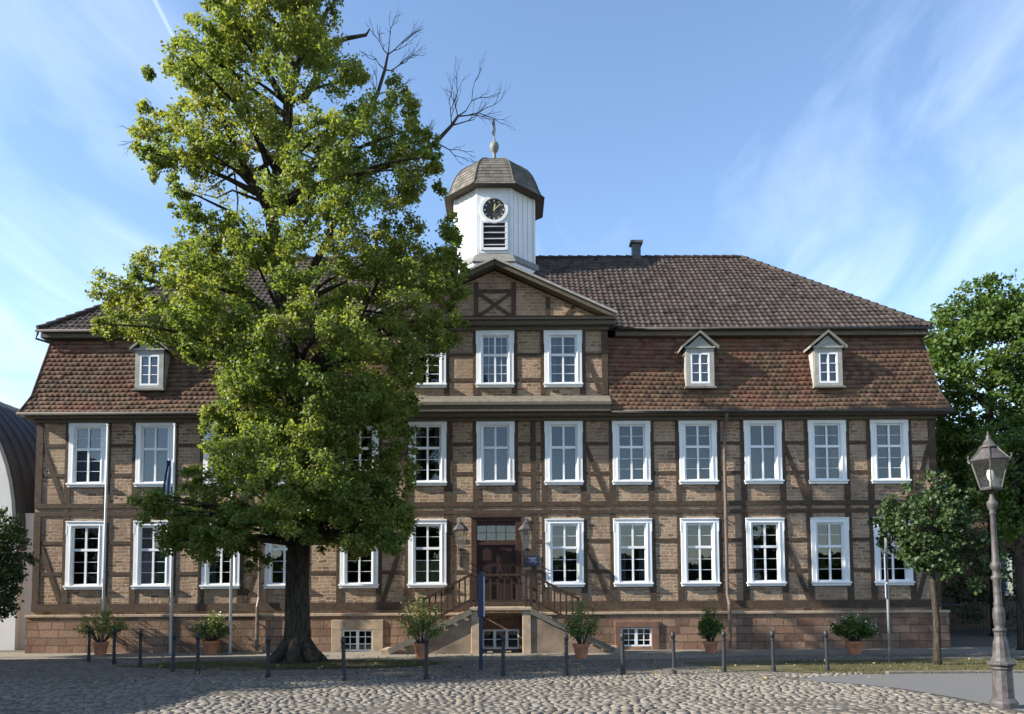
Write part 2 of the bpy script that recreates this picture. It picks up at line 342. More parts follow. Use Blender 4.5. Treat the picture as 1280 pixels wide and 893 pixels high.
while x < 28: kb.box(x, x+.97, -8.2, -8.05, 0, .07); x += .985
tag(kb.build('kerb', M['ledge'], bevel=.015), kind='structure')
def redge(y):     # left edge of the road at y
    p = [(6.0, -9.3), (6.7, -9.9), (7.35, -10.8), (7.65, -12.2), (7.8, -14.5), (7.9, -18), (8, -30)]
    if y > -8.7: return 6.6+(y+8.7)*2.5
    if y > -9.3: return 6.0
    for (x0, y0), (x1, y1) in zip(p, p[1:]):
        if y1 <= y <= y0: return x0+(x1-x0)*(y0-y)/(y0-y1)
    return 8
def cobbles():
    V = []; F = []; At = []; y = -8.1; nb = 0
    while y > -18.5:
        dep = random.uniform(.095, .14)*(1 if y < -9 else .85); x = -19+random.uniform(0, .2); off = random.uniform(0, 6)
        while x < redge(y)-.25:
            w = random.uniform(.10, .21)*(1 if y < -9 else .8); cx_, cy_ = x+w/2, y-dep/2+.045*math.sin(x*1.3+off)+random.uniform(-.012, .012)
            hw, hd = w/2-.007, dep/2-.006; zt = .032+random.uniform(-.009, .011)+.012*math.sin(x*.9)*math.sin(y*1.3); tx, ty = random.uniform(-.07, .07), random.uniform(-.07, .07); ang = random.uniform(-.10, .10); ca, sa = math.cos(ang), math.sin(ang)
            b = len(V)
            for ring, (s, z) in enumerate(((1.0, 0.0), (.98, zt-.014), (.86, zt))):
                for k in range(8):
                    a = 2*PI*(k+.5)/8; ux, uy = math.cos(a), math.sin(a); q = 1/max(abs(ux), abs(uy))*.78+.22*1.08
                    px, py = ux*q*hw*s*random.uniform(.94, 1.03), uy*q*hd*s*random.uniform(.94, 1.03)
                    V.append((cx_+px*ca-py*sa, cy_+px*sa+py*ca, z+(px*tx+py*ty if ring else 0)))
            V.append((cx_+random.uniform(-.02, .02), cy_, zt+random.uniform(-.003, .004)))
            for rg in (0, 1):
                for k in range(8): F.append((b+rg*8+k, b+rg*8+(k+1) % 8, b+rg*8+8+(k+1) % 8, b+rg*8+8+k))
            for k in range(0, 8, 2): F.append((b+16+k, b+16+k+1, b+16+(k+2) % 8, b+24))
            v = random.random(); At += [v]*20; x += w+random.uniform(0, .012)
        y -= dep+.004
    return npmesh('cobbled_square', np.array(V), np.array(F), M['cobble'], attr=np.array(At))
tag(cobbles(), kind='structure')
tag(MB().poly([(x, y, .019) for x, y in ((-19, -8.1), (6.2, -8.1), (6.0, -9.3), (6.6, -9.9), (7.3, -10.8), (7.6, -12.2), (7.75, -14.5), (7.8, -18.6), (-19, -18.6))]).build('joint_sand', M['sandjoint']), kind='structure')
def grass(name, polyfn, n, label):
    P = []
    while len(P) < n:
        p = polyfn()
        if p: P.append(p)
    P = np.array(P); n = len(P); h = rng.uniform(.02, .075, n); a = rng.uniform(0, 2*PI, n); lean = rng.normal(0, .03, (n, 2)); w = .008
    dx, dy = np.cos(a)*w, np.sin(a)*w
    v = np.zeros((n, 3, 3)); v[:, 0, 0] = P[:, 0]-dx; v[:, 0, 1] = P[:, 1]-dy; v[:, 1, 0] = P[:, 0]+dx; v[:, 1, 1] = P[:, 1]+dy; v[:, 2, 0] = P[:, 0]+lean[:, 0]; v[:, 2, 1] = P[:, 1]+lean[:, 1]; v[:, 2, 2] = h; v[:, :2, 2] = .015
    o = npmesh(name, v.reshape(-1, 3), np.arange(3*n).reshape(-1, 3), M['leaf_grass'], attr=rng.random(n)); tag(o, label, 'grass', kind='stuff')
def ptree():
    a = random.uniform(0, 6.28); r = math.sqrt(random.random())
    x, y = -5.6+3.8*r*math.cos(a), -4.9+1.3*r*math.sin(a)
    return (x, y) if math.sin(x*2.1)+math.sin(y*3.3+x)+random.uniform(-1, 1) > -.3 else None
grass('grass', ptree, 26000, 'short dry grass growing around the foot of the big lime tree')
grass('grass', lambda: (random.uniform(7.0, 18), random.uniform(-7.95, -4.8)) if random.random() < .9 else None, 16000, 'strip of short grass beside the asphalt road')
# ------------------------------------------------------------------ MANOR HOUSE
WX = [-13.64, -11.46, -9.26, -7.22, -4.79, -2.58, -.36, 1.87, 4.09, 6.27, 8.40, 10.51, 12.56]
XL, XR = -15.32, 14.07; BX0, BX1 = -4.06, 3.34; CX = -.36; BACK = 9.9; ZW = 7.62
H = thing('manor_house', 'long sandstone and timber framed manor house with mansard roof and white clock tower', 'manor house', (0, 0, 0))
holes = []
for i, x in enumerate(WX):
    if i != 6: holes.append((x-.55, x+.55, 2.10, 4.15))
    holes.append((x-.55, x+.55, 5.42, 7.45))
holes.append((-1.16, .46, 1.42, 4.32))
def grid_wall(mb, x0, x1, z0, z1, holes, Y, inward=.3):
    xs = sorted({x0, x1, *[h[0] for h in holes], *[h[1] for h in holes]}); zs = sorted({z0, z1, *[h[2] for h in holes], *[h[3] for h in holes]})
    for a, b in zip(xs, xs[1:]):
        for c, d in zip(zs, zs[1:]):
            mx_, mz = (a+b)/2, (c+d)/2
            if any(h[0] < mx_ < h[1] and h[2] < mz < h[3] for h in holes): continue
            mb.poly([(a, Y, c), (b, Y, c), (b, Y, d), (a, Y, d)])
    for a, b, c, d in holes:
        mb.poly([(a, Y, c), (a, Y, d), (a, Y+inward, d), (a, Y+inward, c)]); mb.poly([(b, Y, c), (b, Y+inward, c), (b, Y+inward, d), (b, Y, d)])
        mb.poly([(a, Y, c), (a, Y+inward, c), (b, Y+inward, c), (b, Y, c)]); mb.poly([(a, Y, d), (b, Y, d), (b, Y+inward, d), (a, Y+inward, d)])
mb = MB(); grid_wall(mb, XL, XR, 1.2, ZW, holes, 0)
mb.poly([(XL, 0, 1.2), (XL, 0, ZW), (XL, BACK, ZW), (XL, BACK, 1.2)]); mb.poly([(XR, 0, 1.2), (XR, BACK, 1.2), (XR, BACK, ZW), (XR, 0, ZW)]); mb.poly([(XL, BACK, 1.2), (XL, BACK, ZW), (XR, BACK, ZW), (XR, BACK, 1.2)])
mb.build('wall', M['stone'], H)
bh = [(WX[i]-.55, WX[i]+.55, 8.62, 10.42) for i in (5, 6, 7)]
mb = MB(); BY = -.12; grid_wall(mb, BX0, BX1, 8.0, 10.5, bh, BY)
mb.poly([(BX0, BY, 8), (BX0, BY, 10.5), (BX0, 1.2, 10.5), (BX0, 1.2, 8)]); mb.poly([(BX1, BY, 8), (BX1, 1.2, 8), (BX1, 1.2, 10.5), (BX1, BY, 10.5)])
mb.build('bay_wall', M['stone'], H)
# rooms behind the windows, their darkness put into the colour
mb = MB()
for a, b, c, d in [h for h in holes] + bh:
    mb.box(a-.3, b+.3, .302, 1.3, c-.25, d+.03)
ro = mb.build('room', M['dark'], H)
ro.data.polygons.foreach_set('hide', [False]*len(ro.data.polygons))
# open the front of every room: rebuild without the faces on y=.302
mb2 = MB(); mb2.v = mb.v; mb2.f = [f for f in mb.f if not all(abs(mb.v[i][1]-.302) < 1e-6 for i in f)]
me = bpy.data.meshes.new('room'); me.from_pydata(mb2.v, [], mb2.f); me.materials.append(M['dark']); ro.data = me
# plinth
cell = [(-5.28, -4.31, .02, .70), (-.80, .37, .06, .68), (3.64, 4.62, .12, .72)]
mb = MB(); px0, px1, PY = XL-.06, XR+.14, -.2; grid_wall(mb, px0, px1, 0, 1.2, cell, PY)
mb.poly([(px0, PY, 1.2), (px1, PY, 1.2), (px1, 0.01, 1.23), (px0, 0.01, 1.23)])
mb.poly([(px0, PY, 0), (px0, PY, 1.2), (px0, BACK+.1, 1.2), (px0, BACK+.1, 0)]); mb.poly([(px1, PY, 0), (px1, BACK+.1, 0), (px1, BACK+.1, 1.2), (px1, PY, 1.2)])
mb.build('plinth', M['plinth'], H)
mb = MB(); xx = px0-.03
while xx < px1:
    w = min(random.uniform(.8, 1.3), px1+.03-xx); mb.box(xx+.003, xx+w-.003, PY-.045, -.003, 1.14+random.uniform(-.006, .006), 1.225); xx += w
mb.build('plinth_cap', M['sand'], H, bevel=.012)
# surrounds of the cellar windows
def cellar(x0, x1, z0, z1, o0, o1, zt, npan, mat):
    mb = MB(); mb.box(o0, x0, PY-.05, PY+.02, 0, z1); mb.box(x1, o1, PY-.05, PY+.02, 0, z1); mb.box(o0, o1, PY-.052, PY+.02, z1, zt)
    if o0 < o1-.05: mb.build('cellar_surround', mat, H, bevel=.012)
    w = MB(); f = .05; Y0, Y1 = PY+.02, PY+.07
    w.box(x0, x1, Y0, Y1, z0, z0+f); w.box(x0, x1, Y0, Y1, z1-f, z1); w.box(x0, x0+f, Y0, Y1, z0+f, z1-f); w.box(x1-f, x1, Y0, Y1, z0+f, z1-f)
    for k in range(1, npan): c = x0+(x1-x0)*k/npan; w.box(c-.045, c+.045, Y0-.004, Y1, z0+f, z1-f)
    for k in range(npan):
        c = x0+(x1-x0)*(k+.5)/npan
        if npan == 2: w.box(c-.012, c+.012, Y0+.01, Y1, z0+f, z1-f)
    for q in ((1/3, 2/3) if npan == 2 else (.5,)): w.box(x0+f, x1-f, Y0+.012, Y1-.01, z0+(z1-z0)*q-.012, z0+(z1-z0)*q+.012)
    wo_ = w.build('cellar_window', M['white'], H); MB().poly([(x0+.02, Y1-.02, z0+.02), (x1-.02, Y1-.02, z0+.02), (x1-.02, Y1-.02, z1-.02), (x0+.02, Y1-.02, z1-.02)]).build('pane', M['glass'], wo_)
    MB().box(x0, x1, PY+.28, PY+.29, z0, z1).build('cellar_backing', M['dark'], wo_)  # flat near-black sheet painted in place of the unlit cellar
cellar(-5.28, -4.31, .02, .70, -5.62, -3.97, 1.02, 2, M['sand'])
cellar(-.80, .37, .06, .68, -.80, -.79, .6801, 3, M['sand'])
cellar(3.64, 4.62, .12, .72, 3.44, 4.86, .92, 2, M['redsand'])
# ---- timbers
TY = .05
def timb(name, x0, x1, z0, z1, Y=0, proud=.022):
    j = lambda: random.uniform(-.008, .008)
    mb = MB(); p = proud+random.uniform(0, .006)
    mb.prism([(x0+j(), Y-p, z0), (x1+j(), Y-p, z0), (x1+j(), Y-p, z1), (x0+j(), Y-p, z1)], (0, p+.05, 0)); return mb.build(name, M['timber'], H)
def brace(x0, z0, x1, z1, Y=0, w=.15):
    MB().bar((x0, Y-.004, z0), (x1, Y-.004, z1), w, .034).build('brace', M['timber'], H)
def hsplit(x0, x1, z0, z1, Y=0, proud=.026, name='beam', L_=5.5):
    xs = [x0]
    while xs[-1]+L_*1.3 < x1: xs.append(xs[-1]+L_*random.uniform(.85, 1.15))
    xs.append(x1)
    for a, b in zip(xs, xs[1:]): timb(name, a, b-.004, z0, z1, Y, proud)
hsplit(XL, XR, 1.32, 1.57, proud=.045); hsplit(XL, XR, 4.41, 4.545, proud=.03); hsplit(XL, XR, 4.665, 4.82, proud=.034); hsplit(XL, XR, 7.49, 7.60, proud=.02)
posts = []
for i, x in enumerate(WX): posts += [(x-.64, .2, i), (x+.64, .2, i)]
extra = [(-1.85, .17), (.87, .17)]
for (z0, z1, row) in ((1.575, 4.405, 0), (4.825, 7.485, 1)):
    for x, w, i in posts:
        if row == 0 and i == 6: continue
        timb('post', x-w/2, x+w/2, z0, z1)
    for x, w in extra: timb('post', x-w/2, x+w/2, z0, z1)
    timb('post', XL, XL+.22, z0, z1, proud=.03); timb('post', XR-.22, XR, z0, z1, proud=.03)
for x, w, i in posts:
    if i % 2 == 0 or x > -99: timb('joist_end', x-.075, x+.075, 4.547, 4.663, proud=.028)
gaps = []
ed = [XL+.22]
for i, x in enumerate(WX): gaps.append((ed[-1], x-.745)); ed.append(x+.745)
gaps.append((ed[-1], XR-.22))
for gi, (a, b) in enumerate(gaps):
    for z0, z1, row in ((2.48, 2.59, 0), (3.48, 3.59, 0), (5.69, 5.80, 1), (6.66, 6.77, 1)):
        segs = [(a, b)]
        if gi == 6: segs = [(a, -1.85-.09), (-1.85+.09, b)] if row else [(a, -1.85-.09), (-1.85+.09, -1.3)]
        if gi == 7: segs = [(a, .87-.09), (.87+.09, b)] if row else [(.6, .87-.09), (.87+.09, b)]
        for p, q in segs:
            if q-p > .08: timb('rail', p+.003, q-.003, z0, z1, proud=.018)
for (a, b, c, d) in ((2.60, 6.62, 3.30, 4.86), (2.60, 3.40, 3.30, 1.60), (9.12, 6.62, 9.78, 4.86), (9.12, 3.40, 9.78, 1.60), (13.86, 6.62, 13.33, 4.86), (13.86, 3.30, 13.33, 1.60),
                     (-15.08, 6.62, -14.40, 4.86), (-15.08, 3.40, -14.42, 1.60), (-3.35, 6.62, -4.02, 4.86), (-3.42, 3.40, -4.02, 1.60), (-7.98, 3.40, -8.52, 1.60), (-7.98, 6.62, -8.5, 4.86)):
    brace(a, b, c, d)
# short struts below / above windows
# bay timbers
for i in (5, 6, 7):
    for s in (-1, 1): timb('post', WX[i]+s*.64-.09, WX[i]+s*.64+.09, 8.30, 10.42, BY)
timb('post', BX0, BX0+.2, 8.30, 10.42, BY, .03); timb('post', BX1-.2, BX1, 8.30, 10.42, BY, .03)
for a, b in ((BX0+.2, WX[5]-.73), (WX[5]+.73, WX[6]-.73), (WX[6]+.73, WX[7]-.73), (WX[7]+.73, BX1-.2)):
    for z0, z1 in ((9.58, 9.70), (8.76, 8.87)): timb('rail', a+.003, b-.003, z0, z1, BY, .018)
brace(2.66, 9.52, 3.08, 8.36, BY, .13); brace(-3.38, 9.52, -3.80, 8.36, BY, .13)
# ---- windows
def curtain_mesh(x0, x1, z0, z1, Y, amp=.018, n=26):
    mb = MB(); pts = [(x0+(x1-x0)*k/n, Y+amp*math.sin(k*1.9)+amp*.4*math.sin(k*.7)) for k in range(n+1)]
    for (a, ya), (b, yb) in zip(pts, pts[1:]): mb.poly([(a, ya, z0), (b, yb, z0), (b, yb, z1), (a, ya, z1)])
    return mb
def window(x, z0, z1, Y, style, ajar=0):
    hw = .615; fw = .178
    fr = MB(); P0, P1 = Y-.055, Y+.06
    fr.box(x-hw, x-hw+fw, P0, P1, z0+.13, z1-.16); fr.box(x+hw-fw, x+hw, P0, P1, z0+.13, z1-.16)
    fr.box(x-hw+fw, x+hw-fw, P0+.012, P1, z0+.13, z0+.165); fr.box(x-hw-.015, x+hw+.015, P0-.004, P1, z1-.16, z1); fr.box(x-hw-.02, x+hw+.02, P0-.03, P1, z1-.028, z1+.012)
    fr.box(x-hw-.015, x-hw+.03, P0-.006, P1-.03, z1-.42, z1-.162); fr.box(x+hw-.03, x+hw+.015, P0-.006, P1-.03, z1-.42, z1-.162)
    # inner raised moulding
    ix0, ix1, iz0, iz1 = x-hw+fw, x+hw-fw, z0+.13, z1-.16
    for q in ((ix0-.05, ix0-.02, iz0, iz1+.05), (ix1+.02, ix1+.05, iz0, iz1+.05)): fr.box(q[0], q[1], P0-.014, P0+.01, q[2], q[3])
    fr.box(ix0-.02, ix1+.02, P0-.014, P0+.01, iz1+.02, iz1+.05)
    w = fr.build('window', M['white'], H, bevel=.006)
    s = MB(); s.box(x-hw-.03, x+hw+.03, P0-.075, P1, z0+.075, z0+.13); s.box(x-hw-.005, x+hw+.005, P0-.03, P1-.01, z0, z0+.075); s.build('sill', M['white'], w, bevel=.006)
    # sashes
    C = MB(); c0, c1 = Y+.015, Y+.062; tz = iz0+(iz1-iz0)*.60
    C.box(ix0, ix0+.05, c0, c1, iz0, iz1); C.box(ix1-.05, ix1, c0, c1, iz0, iz1); C.box(ix0+.05, ix1-.05, c0, c1, iz0, iz0+.06); C.box(ix0+.05, ix1-.05, c0, c1, iz1-.05, iz1)
    C.box(ix0+.05, ix1-.05, c0-.02, c1, tz-.04, tz+.04)
    C.box(x-.03, x+.03, c0-.012, c1, iz0+.06, tz-.04); C.box(x-.03, x+.03, c0-.012, c1, tz+.04, iz1-.05)
    g = .0075
    for a, b in ((ix0+.05, x-.03), (x+.03, ix1-.05)):
        for q in (() if (z0 > 5 and z0 < 6 and style == 'net' and int(abs(x)*10) % 3 == 0) else (iz0+.06+(tz-.1-iz0)*1/3, iz0+.06+(tz-.1-iz0)*2/3, (tz+.04+iz1-.05)/2)): C.box(a, b, c0+.008, c1-.01, q-g, q+g)
    if style == 'fine':
        for a, b in ((ix0+.05, x-.03), (x+.03, ix1-.05)): C.box((a+b)/2-g, (a+b)/2+g, c0+.006, c1-.012, iz0+.06, iz1-.05)
    C.build('sash', M['white'], w)
    pm = MB(); 
    for (a, b, c, d) in ((ix0+.04, x-.02, iz0+.05, tz-.03), (x+.02, ix1-.04, iz0+.05, tz-.03), (ix0+.04, x-.02, tz+.03, iz1-.04), (x+.02, ix1-.04, tz+.03, iz1-.04)):
        t1, t2 = random.uniform(-.004, .004), random.uniform(-.004, .004)
        pm.poly([(a, c1-.02+t1, c), (b, c1-.02-t1, c), (b, c1-.02-t1+t2, d), (a, c1-.02+t1+t2, d)])
    pm.build('pane', M['glass'], w)
    cu = random.Random(int(x*100)+int(z0*10))
    if style in ('net', 'fine'):
        curtain_mesh(ix0-.02, ix1+.02, iz0-.02, iz1 if cu.random() < .5 else tz+.1, Y+.17).build('curtain', M['curtain'], w)
    elif style == 'side':
        curtain_mesh(ix0-.02, ix0+.22, iz0-.02, iz1, Y+.17, n=9).build('curtain', M['curtain'], w); curtain_mesh(ix1-.22, ix1+.02, iz0-.02, iz1, Y+.17, n=9).build('curtain', M['curtain'], w)
    elif style == 'green':
        curtain_mesh(ix0-.02, ix1+.02, iz0-.02, iz0+.75, Y+.17).build('curtain', M['greencurtain'], w)
    elif style == 'half':
        curtain_mesh(ix0-.02, ix1+.02, iz0-.02, tz-.1, Y+.17).build('curtain', M['curtain'], w)
    return w
row1 = ['dark', 'half', 'side', 'dark', 'dark', 'green', None, 'dark', 'side', 'dark', 'dark', 'dark', 'dark']
row2 = ['net', 'net', 'net', 'side', 'side', 'side', 'net', 'net', 'net', 'net', 'net', 'side', 'dark']
for i, x in enumerate(WX):
    if row1[i]: window(x, 2.03, 4.235, 0, row1[i])
    window(x, 5.35, 7.50, 0, row2[i])
for i in (5, 6, 7): window(WX[i], 8.55, 10.44, BY, 'fine' if i == 6 else 'side')
# ---- door
dx0, dx1 = -1.14, .44
mb = MB(); mb.box(dx0-.02, dx0+.16, -.05, .12, 1.46, 4.16); mb.box(dx1-.16, dx1+.02, -.05, .12, 1.46, 4.16); mb.box(dx0-.02, dx1+.02, -.052, .12, 4.16, 4.33); mb.box(dx0-.05, dx1+.05, -.10, .05, 4.29, 4.36); mb.box(dx0+.16, dx1-.16, -.03, .10, 3.40, 3.50)
dr = mb.build('door', M['doorframe'], H, bevel=.01)
mb = MB(); c = (dx0+dx1)/2
for s in (-1, 1):
    a, b = sorted((c+s*.008, c+s*(dx1-.16-c)))
    mb.box(a, b, .02, .08, 1.48, 3.40)
    for z0, z1 in ((1.6, 2.15), (2.25, 2.75), (2.85, 3.3)):
        mb.box(a+.10, b-.10, .002, .019, z0, z1); mb.box(a+.14, b-.14, -.01, .002, z0+.05, z1-.05)
mb.build('door_leaf', M['door'], dr, bevel=.008)
mb = MB()
for k in range(5): q = dx0+.16+(dx1-dx0-.32)*k/4; mb.box(q-.014, q+.014, .0, .05, 3.50, 4.16)
mb.box(dx0+.16, dx1-.16, .002, .048, 3.50, 3.56); mb.box(dx0+.16, dx1-.16, .002, .048, 4.04, 4.16); mb.box(dx0+.16, dx1-.16, .003, .046, 3.80, 3.815)
mb.build('transom_light', M['doorframe'], dr); MB().poly([(dx0+.16, .03, 3.5), (dx1-.16, .03, 3.5), (dx1-.16, .03, 4.16), (dx0+.16, .03, 4.16)]).build('pane', M['glass'], dr)
MB().box(c+.03, c+.05, -.06, .0, 2.45, 2.60).build('door_handle', M['iron'], dr)
# ---- roofs
def slope(name, mat, parent, O, U, Vv, Nn, nb0, nb1, nt0, nt1, length, tw, th, lift=.035, wave=.02, stagger=False, skip=None, seed=0, mode='pan'):
    """tiled slope: O + u*U + t*Vv ; u runs nb0..nb1 at the foot and nt0..nt1 at the head"""
    r_ = np.random.default_rng(seed); rows = max(1, round(length/th)); th = length/rows; sub = 6 if mode == 'pan' else 4
    O, U, Vv, Nn = map(np.array, (O, U, Vv, Nn)); V = []; F = []; At = []; base = 0
    for r in range(rows):
        t0, t1 = r*th, (r+1)*th; off = (tw/2 if stagger and r % 2 else 0)
        lo = min(nb0, nt0)-tw; k = int((max(nb1, nt1)-lo)/tw)+2; us = lo+off+np.arange(k*sub+1)*tw/sub
        ph = (np.arange(k*sub+1) % sub)/sub
        tj = np.repeat(r_.normal(0, .004, k+1), sub)[:k*sub+1]
        if mode == 'pan': wv = wave*(np.cos(2*PI*ph)*.75+.25*np.cos(4*PI*ph+.6)); lipdrop = 0*ph
        else: wv = wave*np.where((np.arange(k*sub+1) % sub) == 0, -1., 0.6); lipdrop = .028*(1-np.sin(PI*ph))
        lim = lambda t: (nb0+(nt0-nb0)*t/length, nb1+(nt1-nb1)*t/length)
        rowv = []
        for (t, off_n, drop) in ((t0, 0.0, 1), (t0, lift, 1), (t1, .004, 0)):
            a, b = lim(t); uc = np.clip(us, a, b); tt = t+(lipdrop if drop else 0)
            rowv.append(O+np.outer(uc, U)+np.outer(tt*np.ones_like(uc), Vv)+np.outer(off_n+tj+(wv if off_n or not drop else wv), Nn))
        n = len(us); V.append(np.concatenate(rowv)); a0, b0 = lim(t0); a1, b1 = lim(t1)
        tv = r_.random(k+1)
        for q in (0, 1):
            i = np.arange(n-1); ok = (us[1:] > min(a0, a1)) & (us[:-1] < max(b0, b1))
            if skip is not None: mid_ = (us[1:]+us[:-1])/2; ok &= ~np.array([skip(m, (t0+t1)/2) for m in mid_])
            i = i[ok]
            F.append(np.stack([base+q*n+i, base+q*n+i+1, base+(q+1)*n+i+1, base+(q+1)*n+i], 1)); At.append(tv[(i//sub)])
        base += 3*n
    VV = np.concatenate(V); VV[:, 2] += .022*np.sin(VV[:, 0]*.55+VV[:, 1])+.014*np.sin(VV[:, 0]*1.7+1+VV[:, 2]*.8)*(1 if mode == 'pan' else .5)
    return npmesh(name, VV, np.concatenate(F), mat, parent, np.concatenate(At))
def plane_slope(name, mat, parent, foot, head, ua0, ua1, ub0, ub1, tw, th, axis='x', **k):
    """foot,head = (d,z) where d is the coordinate across the eave"""
    (d0, z0), (d1, z1) = foot, head; ln = math.hypot(d1-d0, z1-z0); c, s = (d1-d0)/ln, (z1-z0)/ln
    if axis == 'x': return slope(name, mat, parent, (0, d0, z0), (1, 0, 0), (0, c, s), (0, -abs(s) if c > 0 else abs(s), abs(c)), ua0, ua1, ub0, ub1, ln, tw, th, **k)
    return slope(name, mat, parent, (d0, 0, z0), (0, 1, 0), (c, 0, s), (-abs(s) if c > 0 else abs(s), 0, abs(c)), ua0, ua1, ub0, ub1, ln, tw, th, **k)
EL, EM, ET = (-.47, 7.70), (-.20, 8.30), (.40, 10.36)           # mansard profile (y,z)
LX, RX = (-15.66, -15.42, -15.17), (14.42, 14.19, 13.97)
BK = BACK+.4
kw = dict(lift=.022, wave=.004, stagger=True, mode='plain')
for (x0, x1, sd) in ((0, 'B', 1), ('C', 0, 2)):
    if x1 == 'B':
        e = [LX[0], LX[1], LX[2]]; f_ = BX0-.02
        plane_slope('lower_roof', M['tile_low'], H, EL, EM, e[0], f_, e[1], f_, .18, .16, seed=sd, **kw); plane_slope('lower_roof', M['tile_low'], H, EM, ET, e[1], f_, e[2], f_, .18, .16, seed=sd+5, **kw)
    else:
        e = [RX[0], RX[1], RX[2]]; f_ = BX1+.02
        plane_slope('lower_roof', M['tile_low'], H, EL, EM, f_, e[0], f_, e[1], .18, .16, seed=sd, **kw); plane_slope('lower_roof', M['tile_low'], H, EM, ET, f_, e[1], f_, e[2], .18, .16, seed=sd+5, **kw)
for X, sg in ((LX, 1), (RX, -1)):
    plane_slope('lower_roof', M['tile_low'], H, (X[0], 7.70), (X[1], 8.30), EL[0], BK, EM[0], BK-.25, .18, .16, axis='y', seed=11, **kw)
    plane_slope('lower_roof', M['tile_low'], H, (X[1], 8.30), (X[2], 10.36), EM[0], BK-.25, ET[0], BK-.8, .18, .16, axis='y', seed=12, **kw)
MB().poly([(RX[0], BK, 7.7), (LX[0], BK, 7.7), (LX[2], BK-.8, 10.4), (RX[2], BK-.8, 10.4)]).build('lower_roof', M['tile_low'], H)
# boarding under the tiles, so that no light shows between the courses
mb = MB()
def under(a, b, c, d): mb.poly([a, b, c, d])
g_ = .06
for x0, x1, x2, f_ in ((LX[0], LX[1], LX[2], BX0-.02), (RX[0], RX[1], RX[2], BX1+.02)):
    mb = MB()
    sg = 1 if x0 < 0 else -1
    under((x0+sg*g_, EL[0]+g_, EL[1]-.0), (f_, EL[0]+g_, EL[1]), (f_, EM[0]+g_, EM[1]-.02), (x1+sg*g_, EM[0]+g_, EM[1]-.02))
    under((x1+sg*g_, EM[0]+g_, EM[1]-.02), (f_, EM[0]+g_, EM[1]-.02), (f_, ET[0]+g_, ET[1]), (x2+sg*g_, ET[0]+g_, ET[1]))
    under((x0+sg*g_, EL[0]+g_, EL[1]), (x0+sg*g_, BK, EL[1]), (x1+sg*g_, BK, EM[1]), (x1+sg*g_, EM[0]+g_, EM[1]-.02))
    under((x1+sg*g_, EM[0]+g_, EM[1]-.02), (x1+sg*g_, BK-.25, EM[1]), (x2+sg*g_, BK-.8, ET[1]), (x2+sg*g_, ET[0]+g_, ET[1]))
    mb.build('roof_boarding', M['slate'], H)
# hip bars of the mansard
for X in (LX, RX):
    mb = MB(); mb.tube([(X[0], EL[0], 7.72), (X[1], EM[0], 8.32), (X[2], ET[0], 10.34)], .035, 6); mb.build('hip_tile', M['tile_low'], H)
UL, UR, UY, UZ = -15.46, 14.14, .08, 10.60; RY, RZ = 5.0, 15.08; RXL, RXR = -10.55, 9.35
kw2 = dict(lift=.038, wave=.021, mode='pan')
plane_slope('upper_roof', M['tile_up'], H, (UY, UZ), (RY, RZ), UL, UR, RXL, RXR, .195, .30, seed=21, **kw2)
for X, R_, in ((UL, RXL), (UR, RXR)):
    plane_slope('upper_roof', M['tile_up'], H, (X, UZ), (R_, RZ), UY, 2*RY-UY, RY-.02, RY+.02, .195, .30, axis='y', seed=22, **kw2)
MB().poly([(UL, 2*RY-UY, UZ), (RXL, RY, RZ), (RXR, RY, RZ), (UR, 2*RY-UY, UZ)]).build('upper_roof', M['tile_up'], H)
mb = MB(); mb.poly([(UL+.1, UY+.05, UZ-.06), (UR-.1, UY+.05, UZ-.06), (RXR, RY, RZ-.08), (RXL, RY, RZ-.08)]); mb.poly([(UR-.1, UY+.05, UZ-.06), (UR-.1, 2*RY-UY, UZ-.06), (RXR, RY, RZ-.08)]); mb.poly([(UL+.1, UY+.05, UZ-.06), (RXL, RY, RZ-.08), (UL+.1, 2*RY-UY, UZ-.06)]); mb.build('roof_boarding', M['slate'], H)
def ridge_tiles(a, b, n, r=.10):
    a = Vector(a); b = Vector(b); mb = MB()
    for k in range(n):
        p = a.lerp(b, k/n); q = a.lerp(b, (k+1.12)/n); mb.tube([p+Vector((0, 0, .02)), q], [r*1.12, r*.88], 8)
    return mb
ridge_tiles((RXL, RY, RZ), (RXR, RY, RZ), 52).build('ridge_cap', M['tile_up'], H)
for p, q in (((UR, UY, UZ+.03), (RXR, RY, RZ)), ((UL, UY, UZ+.03), (RXL, RY, RZ)), ((UR, 2*RY-UY, UZ), (RXR, RY, RZ)), ((UL, 2*RY-UY, UZ), (RXL, RY, RZ))):
    ridge_tiles(p, q, 24, .095).build('hip_tile', M['tile_up'], H)
# eaves: lower cornice, soffit, gutter
mb = MB(); mb.box(LX[0]+.05, RX[0]-.05, -.42, -.003, 7.575, 7.665); mb.box(XL-.04, XR+.04, -.14, -.002, 7.46, 7.574); mb.build('eave_cornice', M['fascia'], H, bevel=.015)
mb = MB(); mb.box(LX[0]+.05, XL-.005, -.0, BK-.1, 7.575, 7.665); mb.box(XR+.005, RX[0]-.05, -.0, BK-.1, 7.575, 7.665); mb.build('eave_cornice', M['fascia'], H)
for a, b in ((LX[0]-.03, BX0-.06), (BX1+.02, RX[0]+.03)): MB().tube([(a, -.51, 7.67), (b, -.51, 7.66)], .055, 8).build('gutter', M['gutter'], H, smooth=True)
for a, b, c, d in ((UL+.06, BX0-.2, UY+.06, .6), (BX1+.3, UR-.06, UY+.06, .6), (UL+.06, UL+.4, .603, 9.6), (UR-.4, UR-.06, .603, 9.6)): MB().box(a, b, c, d, 10.36, 10.54).build('upper_cornice', M['fascia'], H, bevel=.015)
